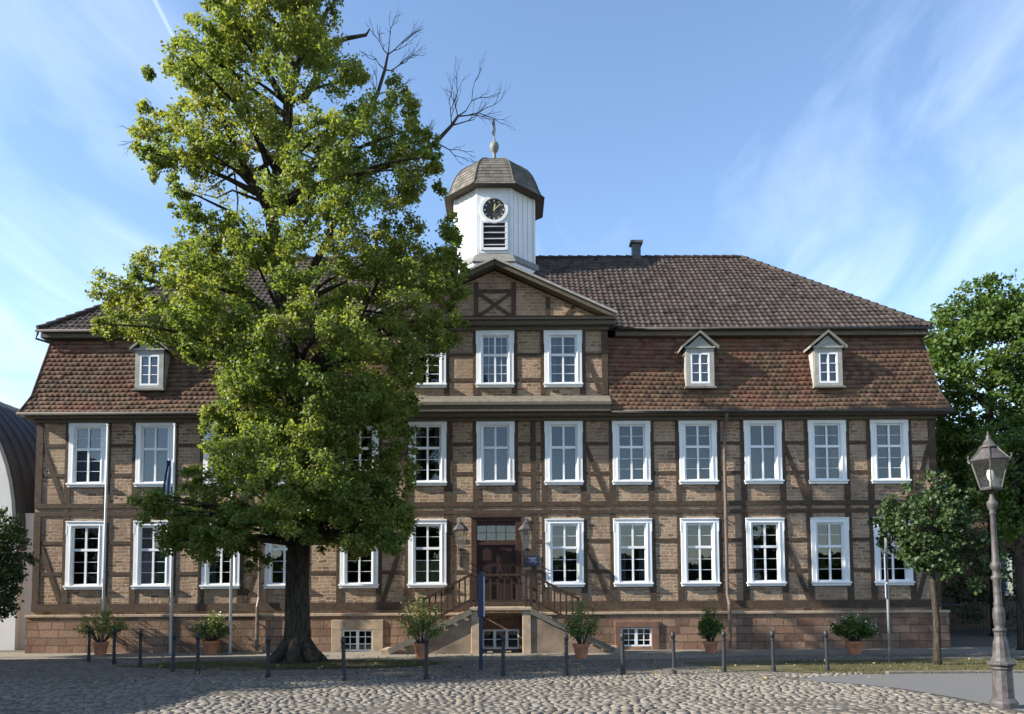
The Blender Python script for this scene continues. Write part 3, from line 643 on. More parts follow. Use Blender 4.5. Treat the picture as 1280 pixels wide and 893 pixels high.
for a, b in ((UL-.03, BX0-.3), (BX1+.35, UR+.03)): MB().tube([(a, UY-.05, 10.56), (b, UY-.05, 10.555)], .05, 8).build('gutter', M['gutter'], H, smooth=True)
MB().tube([(UR-.05, UY-.05, 10.50), (UR+.08, .1, 10.32), (13.9, .33, 10.22), (13.86, .38, 10.1)], .04, 8).build('gutter_spout', M['gutter'], H, smooth=True)
MB().tube([(UL+.05, UY-.05, 10.50), (UL-.06, .1, 10.32), (-15.12, .30, 10.22), (-15.05, .38, 10.1)], .04, 8).build('gutter_spout', M['gutter'], H, smooth=True)
# ledge under the bay
mb = MB(); mb.prism([(BX0-.12, -.62, 7.93), (BX0-.12, -.62, 7.98), (BX0-.12, BY+.02, 8.30), (BX0-.12, BY+.02, 7.93)], (BX1-BX0+.16, 0, 0)); mb.build('ledge', M['ledge'], H)
mb = MB(); mb.box(BX0-.10, BX1+.02, -.58, -.1, 7.67, 7.925); mb.box(BX0-.14, BX1+.06, -.63, -.1, 7.86, 7.927); mb.build('ledge_board', M['fascia'], H, bevel=.01)
# pediment
PX0, PX1 = BX0-.22, BX1+.22; PA = 12.62; PZ = 10.82; hw_ = (PX1-PX0)/2
mb = MB(); mb.box(BX0-.03, BX1+.03, BY-.12, BY, 10.44, 10.56); mb.box(PX0+.06, PX1-.06, BY-.32, BY+.3, 10.56, 10.70); mb.box(PX0, PX1, BY-.42, BY+.3, 10.70, 10.80); mb.build('pediment_cornice', M['fascia'], H, bevel=.012)
MB().prism([(PX0+.05, BY-.45, 10.803), (PX0+.05, BY+.0, 10.90), (PX0+.05, BY, 10.803)], (PX1-PX0-.1, 0, 0)).build('pediment_ledge', M['ledge'], H)
MB().poly([(BX0, BY, 10.7), (BX1, BY, 10.7), (BX1, BY, 10.80), (CX, BY, PA-.14), (BX0, BY, 10.80)]).build('tympanum', M['stone'], H)
for s in (-1, 1):
    e = CX+s*hw_; mb = MB(); dn = Vector((s*hw_, 0, PZ-PA)).normalized()
    mb.bar((e, BY-.20, PZ-.02), (CX, BY-.20, PA-.02), .13, .40, (0, -1, 0)); mb.build('raking_cornice', M['fascia'], H)
    mb = MB(); mb.bar((e+s*.05, BY-.23, PZ+.07), (CX, BY-.23, PA+.09), .07, .50, (0, -1, 0)); mb.build('raking_cornice', M['dormergrey'], H)
    mb = MB(); mb.poly([(e, BY-.40, PZ+.045), (CX, BY-.40, PA+.05), (CX, 2.9, PA+.05), (e, .7, PZ+.045)]); mb.build('gable_roof', M['tile_up'], H)
def ptz(x): return PA-.25-(abs(x-CX)/hw_)*(PA-PZ)
for dx in (-.62, .62, -1.75, 1.75):
    timb('post', CX+dx-.075, CX+dx+.075, 10.9, ptz(CX+dx)-.0, BY)
timb('rail', CX-.54, CX+.54, 11.72, 11.84, BY); brace(CX-.52, 10.95, CX+.52, 11.70, BY, .11)
MB().bar((CX-.52, BY-.008, 11.70), (CX+.52, BY-.008, 10.95), .11, .034).build('brace', M['timber'], H)
brace(CX+2.35, 10.95, CX+2.65, 11.32, BY, .11); brace(CX-2.35, 10.95, CX-2.65, 11.32, BY, .11)
timb('beam', BX0+.1, BX1-.1, 10.86, 10.93, BY, .015)
# ---- dormers
def dormer(x):
    Y = -.30; w = .46; zb, ze, za = 8.50, 9.80, 10.28
    mb = MB(); o = .31
    mb.box(x-w, x-o, Y, Y+.08, zb, ze); mb.box(x+o, x+w, Y, Y+.08, zb, ze); mb.box(x-o, x+o, Y, Y+.08, ze-.17, ze); mb.box(x-o, x+o, Y, Y+.08, zb, zb+.13)
    for s in (-1, 1): mb.prism([(x+s*w, Y+.02, zb), (x+s*w, Y+.02, ze), (x+s*w, .55, ze), (x+s*w, Y+.25, zb)], (-s*.04, 0, 0))
    mb.prism([(x-w, Y+.01, ze), (x+w, Y+.01, ze), (x, Y+.01, za-.06)], (0, .06, 0)); mb.box(x-.035, x+.035, Y, Y+.02, ze+.12, ze+.19)
    mb.box(x-w-.03, x+w+.03, Y-.045, Y+.02, ze-.02, ze+.045)
    d = mb.build('dormer', M['dormergrey'], H, bevel=.006)
    mb = MB()
    for s in (-1, 1):
        e = Vector((x+s*(w+.15), 0, ze-.03)); a = Vector((x, 0, za))
        mb.prism([(e.x, Y-.10, e.z), (a.x, Y-.10, a.z), (a.x, Y-.10, a.z+.09), (e.x-s*.0, Y-.10, e.z+.08)], (0, .95, 0))
    mb.build('dormer_roof', M['lead'], d)
    MB().box(x-w-.05, x+w+.05, Y-.07, Y+.1, zb-.04, zb+.02).build('sill', M['lead'], d)
    f = MB(); a, b, c0, c1 = x-o, x+o, zb+.13, ze-.17
    f.box(a, a+.05, Y+.0, Y+.05, c0, c1); f.box(b-.05, b, Y+.0, Y+.05, c0, c1); f.box(a+.05, b-.05, Y+.0, Y+.05, c0, c0+.06); f.box(a+.05, b-.05, Y, Y+.05, c1-.05, c1); f.box(x-.025, x+.025, Y, Y+.05, c0+.06, c1-.05)
    for q in (1/3, 2/3):
        zq = c0+.06+(c1-c0-.11)*q; f.box(a+.05, x-.025, Y+.01, Y+.05, zq-.011, zq+.011); f.box(x+.025, b-.05, Y+.01, Y+.05, zq-.011, zq+.011)
    f.build('dormer_window', M['white'], d); MB().poly([(a+.04, Y+.045, c0+.04), (b-.04, Y+.045, c0+.04), (b-.04, Y+.045, c1-.04), (a+.04, Y+.045, c1-.04)]).build('pane', M['glass'], d)
    MB().box(a, b, Y+.16, Y+.17, c0, c1).build('dormer_curtain', M['curtain'], d)
for x in (6.33, 10.52, -11.58, -7.35): dormer(x)
# ---- chimney
mb = MB(); mb.box(5.02, 5.34, 4.85, 5.17, 14.9, 15.62); mb.box(4.94, 5.42, 4.77, 5.25, 15.62, 15.72); mb.build('chimney', M['slate'], H)
# ---- tower
TX, TYc = CX-.06, 5.0; ROT = PI/8
T = MB(); q8 = 1/math.cos(PI/8)
T.lathe([(1.55*q8, 12.5), (1.55*q8, 17.25)], (TX, TYc, 0), 8, ROT); tw_ = T.build('tower', M['towerwhite'], H)
mb = MB()
for k in range(8):      # vertical boards: cover strips
    a = k*PI/4; n_ = Vector((math.cos(a), math.sin(a), 0)); t_ = Vector((-n_.y, n_.x, 0)); c0 = Vector((TX, TYc, 0))+n_*1.56
    for j in range(-2, 3):
        if k == 6 and abs(j) < 2: continue
        p = c0+t_*j*.26; mb.bar(p+Vector((0, 0, 14.5)), p+Vector((0, 0, 17.2)), .03, .03, tuple(n_))
    for s in (-1, 1): p = c0+t_*s*.615; mb.bar(p+Vector((0, 0, 14.5)), p+Vector((0, 0, 17.2)), .09, .04, tuple(n_))
mb.build('tower_board', M['towerwhite'], tw_)
MB().lathe([(1.62*q8, 14.55), (1.68*q8, 14.50), (1.95*q8, 14.15), (1.93*q8, 14.10), (1.6*q8, 14.10)], (TX, TYc, 0), 8, ROT).build('tower_skirt', M['lead'], tw_)
MB().lathe([(1.90*q8, 13.3), (1.90*q8, 14.12)], (TX, TYc, 0), 8, ROT).build('tower_base', M['towerwhite'], tw_)
MB().lathe([(1.56*q8, 17.12), (1.66*q8, 17.16), (1.82*q8, 17.20), (1.82*q8, 17.24), (1.56*q8, 17.25)], (TX, TYc, 0), 8, ROT).build('tower_cornice', M['fascia'], tw_)
prof = [(1.93, 17.13), (1.80, 17.26), (1.70, 17.50), (1.60, 17.80), (1.47, 18.10), (1.28, 18.38), (1.02, 18.60), (.70, 18.78), (.30, 18.95), (.06, 19.12)]
# shingle rows on the dome
pts = []; 
for (r0, z0), (r1, z1) in zip(prof, prof[1:]):
    n = max(1, int(math.hypot(r1-r0, z1-z0)/.13))
    for j in range(n): pts.append((r0+(r1-r0)*j/n, z0+(z1-z0)*j/n))
pts.append(prof[-1]); pr2 = []
for i, (r, z) in enumerate(pts[:-1]):
    pr2 += [(r*q8+.018, z), (pts[i+1][0]*q8+.002, pts[i+1][1])]
V = []; F = []; At = []; 
for i in range(0, len(pr2), 2):
    for k in range(8):
        a0, a1 = ROT+k*PI/4, ROT+(k+1)*PI/4; m = max(1, int(pr2[i][0]*.765/.17))
        for j in range(m):
            for (r, z) in (pr2[i], pr2[i+1]):
                for t in (j/m, (j+1)/m):
                    p = Vector((math.cos(a0), math.sin(a0), 0))*(1-t)+Vector((math.cos(a1), math.sin(a1), 0))*t; V.append((TX+p.x*r, TYc+p.y*r, z))
            b = len(V)-4; F.append((b, b+1, b+3, b+2)); At.append(random.random())
            if i+2 < len(pr2):
                pass
npmesh('tower_dome', np.array(V), np.array(F), M['tile_dome'], tw_, np.array(At))
MB().lathe([(1.90*q8, 17.14), (1.84*q8, 17.17), (1.5*q8, 17.19)], (TX, TYc, 0), 8, ROT).build('tower_soffit', M['fascia'], tw_)
mb = MB()
for k in range(8):
    a = ROT+k*PI/4; mb.tube([(TX+(r*q8+.01)*math.cos(a), TYc+(r*q8+.01)*math.sin(a), z) for r, z in prof], .028, 5)
mb.build('dome_hip', M['tile_dome'], tw_)
MB().lathe([(.10, 19.05), (.07, 19.2), (.06, 19.36), (.10, 19.42), (.17, 19.54), (.19, 19.66), (.15, 19.79), (.06, 19.86), (.03, 19.95), (.018, 20.75)], (TX, TYc, 0), 12).build('finial', M['lead'], tw_, smooth=True)
mb = MB(); mb.prism([(TX-.02, TYc-.02, 20.05), (TX-.10, TYc-.02, 20.2), (TX-.04, TYc-.02, 20.4), (TX-.10, TYc-.02, 20.62), (TX+.0, TYc-.02, 20.85), (TX+.05, TYc-.02, 20.4), (TX+.03, TYc-.02, 20.1)], (0, .02, 0)); mb.build('weather_vane', M['iron'], tw_)
FY = TYc-1.55
mb = MB(); mb.box(TX-.56, TX+.56, FY-.035, FY+.01, 14.6, 17.15); pan = mb.build('clock_panel', M['towerwhite'], tw_)
def disc(r0, r1, z, y0, y1, n=40):
    mb = MB(); i = 0
    for k in range(n):
        a, b = 2*PI*k/n, 2*PI*(k+1)/n; P = lambda r, t, y: (TX+r*math.cos(t), y, z+r*math.sin(t))
        mb.poly([P(r0, a, y0), P(r0, b, y0), P(r1, b, y0), P(r1, a, y0)]); mb.poly([P(r1, a, y0), P(r1, b, y0), P(r1, b, y1), P(r1, a, y1)])
        if r0 > 0: mb.poly([P(r0, a, y1), P(r0, b, y1), P(r0, b, y0), P(r0, a, y0)])
    return mb
CZ = 16.27
disc(.42, .53, CZ, FY-.13, FY-.03).build('clock_ring', M['towerwhite'], tw_)
disc(0.0001, .42, CZ, FY-.06, FY-.03).build('clock_dial', M['dial'], tw_)
mb = MB()
for k in range(12):
    a = PI/6*k; mb.bar((TX+.31*math.sin(a), FY-.065, CZ+.31*math.cos(a)), (TX+.39*math.sin(a), FY-.065, CZ+.39*math.cos(a)), .03 if k % 3 else .045, .006)
mb.build('clock_numeral', M['gold'], tw_)
for nm, a, l, w in (('hour_hand', math.radians(8), .22, .05), ('minute_hand', math.radians(48), .33, .035)):
    MB().bar((TX-.05*math.sin(a), FY-.075-w/5, CZ-.05*math.cos(a)), (TX+l*math.sin(a), FY-.075-w/5, CZ+l*math.cos(a)), w, .006).build(nm, M['gold'], tw_)
MB().box(TX-.40, TX+.40, FY-.045, FY-.034, 14.78, 15.76).build('louver_shade_sheet', M['dark'], tw_)  # solid near-black sheet, paints the shade behind the slats
mb = MB()
for k in range(4):
    z = 14.88+k*.235; mb.bar((TX-.42, FY-.06, z+.04), (TX+.42, FY-.06, z+.04), .11, .03, (0, -.6, 1))
mb.build('louver', M['towerwhite'], tw_)
mb = MB(); mb.box(TX-.50, TX-.41, FY-.10, FY-.03, 14.72, 15.84); mb.box(TX+.41, TX+.50, FY-.10, FY-.03, 14.72, 15.84); mb.box(TX-.41, TX+.41, FY-.10, FY-.03, 14.70, 14.80); mb.box(TX-.41, TX+.41, FY-.10, FY-.03, 15.76, 15.84); mb.build('louver_frame', M['towerwhite'], tw_)
# ---- downpipes
def downpipe(x):
    mb = MB(); mb.tube([(x, -.5, 7.6), (x, -.42, 7.45), (x, -.12, 7.15), (x, -.12, 6.9), (x, -.12, 1.75), (x, -.30, 1.45), (x, -.30, .05)], .055, 10); p = mb.build('downpipe', M['pipe'], H)
    mb = MB()
    for z, y in ((6.4, -.12), (4.2, -.12), (2.2, -.12), (.9, -.30)): mb.tube([(x, y, z), (x, y, z+.05)], .072, 10); mb.box(x-.012, x+.012, y, y+.12, z+.01, z+.04)
    mb.build('pipe_bracket', M['pipe'], p)
downpipe(7.11); downpipe(-7.97)
# ---- wall lanterns, plaque (part of the house front: bolted on)
def wall_lantern(x):
    mb = MB(); mb.tube([(x, .0, 2.98), (x, -.18, 2.98), (x, -.36, 3.06), (x, -.42, 3.2)], .022, 6); mb.box(x-.06, x+.06, -.04, .0, 2.7, 3.3); mb.tube([(x, -.02, 2.75), (x, -.16, 2.82), (x, -.3, 3.02)], .016, 6)
    w = mb.build('wall_lantern', M['iron'], H)
    c = (x, -.42, 0); mb = MB(); mb.lathe([(.05, 3.2), (.11, 3.24), (.12, 3.27)], c, 6); mb.lathe([(.25, 3.86), (.25, 3.89), (.14, 4.02), (.09, 4.04), (.09, 4.10), (.03, 4.14), (.02, 4.25)], c, 6)
    for k in range(6):
        a = k*PI/3; mb.tube([(x+.12*math.cos(a), -.42+.12*math.sin(a), 3.25), (x+.22*math.cos(a), -.42+.22*math.sin(a), 3.87)], .009, 4)
    mb.build('lantern_cap', M['lampiron'], w); MB().lathe([(.11, 3.27), (.215, 3.86)], c, 6).build('lantern_glass', M['lampglass'], w)
wall_lantern(-1.48); wall_lantern(.62)
mb = MB(); mb.box(.56, 1.04, -.05, -.022, 2.72, 3.06); pl = mb.build('wall_plaque', M['blue'], H)
mb = MB()
for z, a, b in ((2.96, .66, .95), (2.90, .70, .90), (2.84, .64, .97)): mb.box(a, b, -.054, -.05, z, z+.016)
mb.build('plaque_text', M['paleblue'], pl)
# ------------------------------------------------------------------ ENTRANCE STAIR
ST = thing('entrance_stair', 'double flight stone stair with brown wooden railings up to the front door', 'stair', (-.2, -1, 0))
def sb(mb, name, mat, **k):
    o = mb.build(name, mat, None, **k); o.parent = ST; o.matrix_parent_inverse = Matrix.Translation((.2, 1, 0)); return o
LZ = 1.42; sx0, sx1 = -1.10, .72; sY0, sY1 = -1.55, -.252; nst = 8; run = .305; rise = LZ/(nst+1)
sb(MB().box(sx0-.03, sx1+.03, sY0-.06, sY1, LZ-.10, LZ), 'landing', M['sand'], bevel=.015)
for s, xe in ((-1, sx0), (1, sx1)):
    for k in range(nst):
        xa = xe+s*run*k; xb = xe+s*(run*(k+1)+.03); z = LZ-rise*(k+1)
        sb(MB().box(min(xa, xb), max(xa, xb), sY0-.02, sY1, z-.06, z), 'step', M['sand'], bevel=.012)
    # cheek wall below the flight
    xf = xe+s*run*nst; pts = [(xe+s*.002, sY0+.04, 0), (xe+s*.002, sY0+.04, LZ-rise-.07), (xf, sY0+.04, .04), (xf, sY0+.04, 0)]
    sb(MB().prism(pts, (0, .25, 0)), 'cheek_wall', M['render'])
    sb(MB().prism([(x, -.5, z) for x, y, z in pts], (0, .24, 0)), 'cheek_wall', M['render'])
    # stringer
    sb(MB().bar((xe-s*.02, sY0-.045, LZ-rise*.75), (xf+s*.05, sY0-.045, .10), .17, .05, (0, -1, 0)), 'stringer', M['ledge'])
    sb(MB().box(min(xe, xe-s*.26), max(xe, xe-s*.26), sY0+.0, sY0+.30, 0, LZ-.101), 'pillar', M['sand'], bevel=.015)
    # bottom blocks
    sb(MB().box(min(xf, xf+s*.32), max(xf, xf+s*.32), sY0+.02, sY1, 0, rise*.98), 'step', M['sand'], bevel=.015)
    # railing
    ry = sY0+.02
    r = MB(); r.bar((xe+s*.02, ry, LZ+.98), (xf-s*1.0, ry, LZ+.98-(abs(xf-xe)-1.02)*rise/run), .075, .09, (0, -1, 0)); r.bar((xe+s*.02, ry, LZ+.22), (xf-s*1.0, ry, LZ+.22-(abs(xf-xe)-1.02)*rise/run), .075, .05, (0, -1, 0))
    for q in (xe, xf-s*1.0):
        zt = LZ-(abs(q-xe))*rise/run; r.box(q-.045, q+.045, ry-.045, ry+.045, max(0.1, zt-.15), zt+1.04)
    rl = sb(r, 'railing', M['rail'])
    n = 8; b = MB()
    for k in range(1, n):
        q = xe+(xf-s*1.0-xe)*k/n; zt = LZ-abs(q-xe)*rise/run; b.box(q-.025, q+.025, ry-.02, ry+.02, zt+.20, zt+.98)
    bo = b.build('baluster_row', M['rail'], rl); bo.matrix_parent_inverse = Matrix.Identity(4)
    bo.matrix_parent_inverse = rl.matrix_basis
r = MB(); ry = sY0+.02; r.bar((sx0, ry, LZ+.98), (sx1, ry, LZ+.98), .075, .09, (0, -1, 0)); r.bar((sx0, ry, LZ+.20), (sx1, ry, LZ+.20), .07, .05, (0, -1, 0))
for q in (sx1-.14, sx0+.14): r.box(q-.03, q+.03, ry-.03, ry+.03, LZ, LZ+.98)
rl = sb(r, 'railing', M['rail']); b = MB()
for k in range(1, 7): q = sx0+.14+(sx1-sx0-.28)*k/7; b.box(q-.025, q+.025, ry-.018, ry+.018, LZ+.22, LZ+.96)
b.build('baluster_row', M['rail'], rl)
# ------------------------------------------------------------------ LEAVES / TREES
def leaf_cloud(name, centers, radii, per, size, mat, parent=None, flat=.62, up=.35, shape=.5, seed=1, tone=None):
    r = np.random.default_rng(seed); C = np.repeat(np.array(centers), per, 0); R = np.repeat(np.array(radii), per); n = len(C)
    d = r.normal(size=(n, 3)); d /= np.linalg.norm(d, axis=1)[:, None]; rad = r.random(n)**shape
    P = C+d*(R*rad)[:, None]*np.array([1, 1, flat])
    P += r.normal(0, .05, (n, 3))
    nr = r.normal(size=(n, 3)); nr = nr*(1-up)+d*up*.8+np.array([-.15, -.1, up]); nr /= np.linalg.norm(nr, axis=1)[:, None]
    t = np.cross(nr, r.normal(size=(n, 3))); t /= np.linalg.norm(t, axis=1)[:, None]; b = np.cross(nr, t)
    s = size*r.uniform(.65, 1.25, n)[:, None]
    v = np.stack([P-t*s*.5, P+b*s*.40-nr*s*.06, P+t*s*.55-nr*s*.12, P-b*s*.40-nr*s*.06], 1)
    v[:, :, 2] = np.maximum(v[:, :, 2], .02)
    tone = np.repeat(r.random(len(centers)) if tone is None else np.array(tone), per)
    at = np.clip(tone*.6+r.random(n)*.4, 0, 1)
    return npmesh(name, v.reshape(-1, 3), np.arange(4*n).reshape(-1, 4), mat, parent, at)
def branch(mb, a, b, r0, r1, wob=.15, n=6, seed=0, sag=0.):
    rr = random.Random(seed); a = Vector(a); b = Vector(b); L_ = (b-a).length; pts = []
    o = Vector((rr.uniform(-1, 1), rr.uniform(-1, 1), rr.uniform(-.5, .5)))*wob*L_
    for k in range(n+1):
        t = k/n; p = a.lerp(b, t)+o*math.sin(PI*t)*.6+Vector((rr.uniform(-1, 1), rr.uniform(-1, 1), rr.uniform(-1, 1)))*wob*L_*.10*math.sin(PI*t)+Vector((0, 0, sag*L_*math.sin(PI*t)))
        pts.append(p)
    mb.tube(pts, [r0+(r1-r0)*(k/n)**.8 for k in range(n+1)], 8 if r0 > .08 else 5, cap=False); return pts
def twigs(mb, a, d, r, depth, rr, spread=.6, L0=.6):
    """recursive bare twig spray"""
    a = Vector(a); d = Vector(d).normalized(); L_ = L0*rr.uniform(.7, 1.2)
    m = a+d*L_*.5+Vector((rr.uniform(-1, 1), rr.uniform(-1, 1), rr.uniform(-1, 1)))*L_*.12; b = a+d*L_+Vector((0, 0, .05*L_))
    mb.tube([a, m, b], [r, r*.8, r*.6], 4, cap=False)
    if depth > 0:
        for k in range(3 if rr.random() < .6 else 2):
            nd = (d+Vector((rr.uniform(-1, 1), rr.uniform(-1, 1), rr.uniform(-.7, 1)))*spread); st = b if k < 2 else m
            twigs(mb, st, nd, r*.6, depth-1, rr, spread, L0*.78)
# main lime tree
TB = Vector((-5.68, -4.25, 0))
def tx(px): return (px-640)*.0217
sil = [(1.9, -2.9, -2.9), (2.9, -5.4, -2.95), (3.4, -9.3, -2.75), (4.2, -9.4, -2.5), (5.0, -8.5, -2.6), (6.2, -8.1, -2.6), (7.6, -7.95, -2.25), (8.3, -8.5, -1.8), (8.9, -10.9, -1.35), (9.8, -11.4, -1.05),
       (10.6, -9.9, -1.1), (11.2, -9.0, -1.25), (12.0, -8.9, -1.4), (12.8, -8.9, -1.6), (13.6, -10.0, -1.65), (14.6, -10.3, -1.95), (15.4, -10.2, -2.5), (16.1, -9.7, -3.2), (16.8, -8.7, -4.0), (17.6, -8.4, -4.3), (19.2, -8.1, -4.4), (20.2, -7.7, -4.9), (20.9, -7.0, -5.6)]
def sx(z):
    for (z0, a0, b0), (z1, a1, b1) in zip(sil, sil[1:]):
        if z0 <= z <= z1: t = (z-z0)/(z1-z0); return a0+(a1-a0)*t, b0+(b1-b0)*t
    return (-6, -6)
LT = thing('lime_tree', 'tall old lime tree with thick dark trunk and bare top branches', 'tree', tuple(TB))
cents = []; rads = []; rr = random.Random(5); tries = 0
def inside_gap(x, z):
    g = [(-7.7, 12.95, 1.05, .7), (-9.4, 8.7, 1.1, .35), (-8.6, 15.6, .5, .35), (-5.0, 17.2, .5, .4), (-3.6, 14.9, .5, .35), (-2.2, 12.4, .5, .8), (-7.0, 12.4, .5, .35), (-1.6, 16.2, 1.2, .9), (-2.8, 18.2, 1.2, 1.2), (-4.25, 17.7, .75, .5), (-3.6, 16.6, .85, .75), (-5.9, 16.3, .45, .35)]
    return any(((x-a)/c)**2+((z-b)/d)**2 < 1 for a, b, c, d in g)
while len(cents) < 450 and tries < 60000:
    tries += 1
    z = rr.uniform(3.4, 20.8); a, b = sx(z); R = rr.uniform(.38, .78)
    if b-a < 2.3*R: continue
    x = rr.uniform(a+R*1.12, b-R*1.12); c = (a+b)/2; h = (b-a)/2; hy = min(h*.85, 2.75) if z < 16 else min(h*.9, 2.4)
    u = (x-c)/max(h-R*.9, .1); ym = hy*math.sqrt(max(0, 1-u*u)); y = rr.uniform(-1, 1)*ym
    depth = math.sqrt(u*u+(y/max(hy, .1))**2)
    if depth < .42 and rr.random() < .85: continue
    if z > 12 and rr.random() < .38: continue
    if inside_gap(x, z): continue
    P = Vector((x, TB.y-1.45+y, z))
    if any((P-Vector(q)).length < .55*(R+r_) for q, r_ in zip(cents[-90:], rads[-90:])): continue
    # noise based holes
    if math.sin(x*1.7+z*.9)+math.sin(z*1.9-y*1.3)+math.sin(y*1.5+x*.8+2) < -1.25: continue
    cents.append(tuple(P)); rads.append(R)
# drooping sprays along the ragged underside
for _ in range(78):
    x = rr.uniform(-9.2, -2.8); z = 2.75+.9*abs(math.sin(x*2.3))+rr.uniform(-.35, .9)+(.5 if -6.6 < x < -5.2 else 0)
    cents.append((x, TB.y-1.4+rr.uniform(-1.6, 1.2), z)); rads.append(rr.uniform(.22, .42))
# sparse outliers break up the outline
for _ in range(150):
    z = rr.uniform(3.2, 20.5); a, b = sx(z); s = rr.choice((-1, 1)); x = (a if s < 0 else b)+s*rr.uniform(-.45, -.05)
    if inside_gap(x, z): continue
    cents.append((x, TB.y-1.4+rr.uniform(-1.2, 1.2), z)); rads.append(rr.uniform(.18, .32))
KS = .935   # the crown stands a little nearer than the trunk
wc = [(p[0]*KS-TB.x, p[1]-TB.y, (p[2]-1.86)*KS+1.86) for p in cents]
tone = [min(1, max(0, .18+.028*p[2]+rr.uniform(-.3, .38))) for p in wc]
cent_b, rad_b, tone_b = [], [], []
for p, R, t in zip(wc, rads, tone):             # each clump is several small tufts with air between
    k = 7 if R > .35 else 3
    for _ in range(k):
        d = Vector((rr.gauss(0, 1), rr.gauss(0, 1), rr.gauss(0, .75))).normalized()*R*rr.uniform(.35, .95)
        cent_b.append((p[0]+d.x, p[1]+d.y, p[2]+d.z)); rad_b.append(R*rr.uniform(.30, .46)); tone_b.append(min(1, max(0, t+rr.uniform(-.15, .15))))
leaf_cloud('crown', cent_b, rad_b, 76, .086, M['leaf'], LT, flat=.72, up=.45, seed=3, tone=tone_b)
mb = MB(); tp = [(0, 0, -.05), (0, 0, .12), (.02, 0, .35), (.02, 0, 1.0), (.0, 0, 2.0), (.03, .02, 3.2), (.10, 0, 4.5), (.02, -.15, 6.0), (-.08, -.3, 7.6), (-.25, -.5, 9.2), (-.42, -.7, 10.8), (-.60, -.8, 12.0)]
mb.tube(tp, [.54, .49, .39, .345, .315, .30, .285, .27, .25, .23, .20, .17], 18)
for k in range(7):      # root flare
    a = k*PI*2/7+.3; mb.tube([(.22*math.cos(a), .22*math.sin(a), .62), (.42*math.cos(a), .42*math.sin(a), .25), (.70*math.cos(a), .66*math.sin(a), .05), (.85*math.cos(a), .8*math.sin(a), -.05)], [.16, .19, .14, .06], 8)
rr = random.Random(12)
up1 = branch(mb, (-.60, -.8, 12.0), (-.2, -.8, 14.3), .18, .15, .06, seed=3); up2 = branch(mb, up1[-1], (.15, -.8, 16.4), .15, .11, .1, seed=4); up3 = branch(mb, up2[-1], (.9, -.8, 17.8), .10, .05, .12, seed=5)
branch(mb, up2[-1], (-.9, -.9, 18.8), .09, .03, .1, seed=6); branch(mb, (-.6, -.8, 12), (-2.2, -1.2, 15.4), .12, .06, .1, seed=7); branch(mb, (-.25, -.5, 9.2), (2.0, -1.2, 13.2), .15, .06, .1, seed=8)
branch(mb, (.02, -.15, 6), (2.4, -1.4, 10.0), .15, .05, .1, seed=9); branch(mb, (.02, -.15, 6), (-2.6, -1.4, 9.0), .13, .05, .1, seed=10); branch(mb, (-.25, -.5, 9.2), (-4.2, -1.2, 10.2), .13, .04, .08, seed=11)
stem = [Vector(p) for p in tp[5:]]+up1+up2
for i in rr.sample(range(len(wc)), 120):
    c_ = Vector(wc[i]); st = min(stem, key=lambda s: (s-c_).length+abs(s.z-(c_.z-1.2))*.7); L_ = (c_-st).length
    branch(mb, st, c_, min(.10, .02+.022*L_), .012, .12, seed=i, sag=.06)
mb.build('trunk', M['bark'], LT, smooth=True)
# bare dead branches poking out of the crown
mb = MB(); off = TB; R2 = random.Random(33)
def P(px, py, dy=0):     # helper used once to lay the dead limbs out in the tree's own vertical plane
    return Vector(((px-640)*.0217-TB.x, dy, 1.86+(742-py)*.02185))
limb = [P(440, 215), P(490, 198, -.1), P(525, 188, -.2), P(552, 172, -.25), P(572, 150, -.25), P(580, 138, -.25)]
mb.tube(limb, [.10, .09, .075, .06, .045, .035], 7)
for p, d, l in ((limb[-1], (.5, .1, .6), .62), (limb[-1], (-.2, .1, .9), .6), (limb[-2], (.9, -.1, .15), .5), (limb[-3], (.8, .2, -.4), .5), (limb[-2], (-.1, .2, 1), .5), (limb[2], (.5, -.3, .7), .4), (limb[-1], (.8, 0, .1), .6)):
    twigs(mb, p, d, .022, 3, R2, .55, l)
mb.build('dead_branch', M['twig'], LT, smooth=True); mb = MB()
limb = [P(395, 180), P(430, 140), P(458, 128, .1), P(474, 100, .1), P(484, 66, .1), P(488, 45, .1)]
mb.tube(limb, [.10, .085, .07, .055, .045, .03], 7)
for p, d, l in ((limb[-1], (.1, 0, 1), .45), (limb[-1], (.6, 0, .5), .45), (limb[-1], (-.5, 0, .7), .4), (limb[-2], (.9, 0, .3), .5), (limb[-2], (-.5, 0, .6), .4), (limb[-3], (.9, 0, .2), .45), (limb[-3], (-.3, .3, .8), .4), (limb[2], (.8, 0, -.2), .4)):
    twigs(mb, p, d, .02, 3, R2, .55, l)
mb.build('dead_branch', M['twig'], LT, smooth=True); mb = MB()
limb = [P(378, 110), P(396, 80), P(402, 52), P(415, 32), P(438, 26), P(460, 22), P(465, 14)]
mb.tube(limb, [.11, .10, .085, .075, .06, .045, .02], 7); mb.build('dead_branch', M['twig'], LT, smooth=True); mb = MB()
mb.tube([P(402, 52), P(392, 25), P(388, 8)], [.06, .05, .03], 6)
mb.build('dead_branch', M['twig'], LT, smooth=True)
for pl_, rd in (([P(352, 180), P(325, 200), P(292, 205), P(255, 230)], [.09, .06, .04, .02]), ([P(292, 205), P(297, 240), P(296, 262)], [.03, .025, .015]), ([P(345, 250), P(290, 228), P(270, 238), P(240, 230)], [.05, .03, .02, .012])):
    MB().tube(pl_, rd, 6).build('dead_branch', M['twig'], LT, smooth=True)
for p, d in ((P(240, 230), (-.8, 0, .2)), (P(172, 150), (-.8, 0, .1)), (P(172, 160), (-.7, 0, -.3))):
    mb = MB(); twigs(mb, p, d, .012, 2, R2, .5, .35); mb.build('dead_branch', M['twig'], LT, smooth=True)
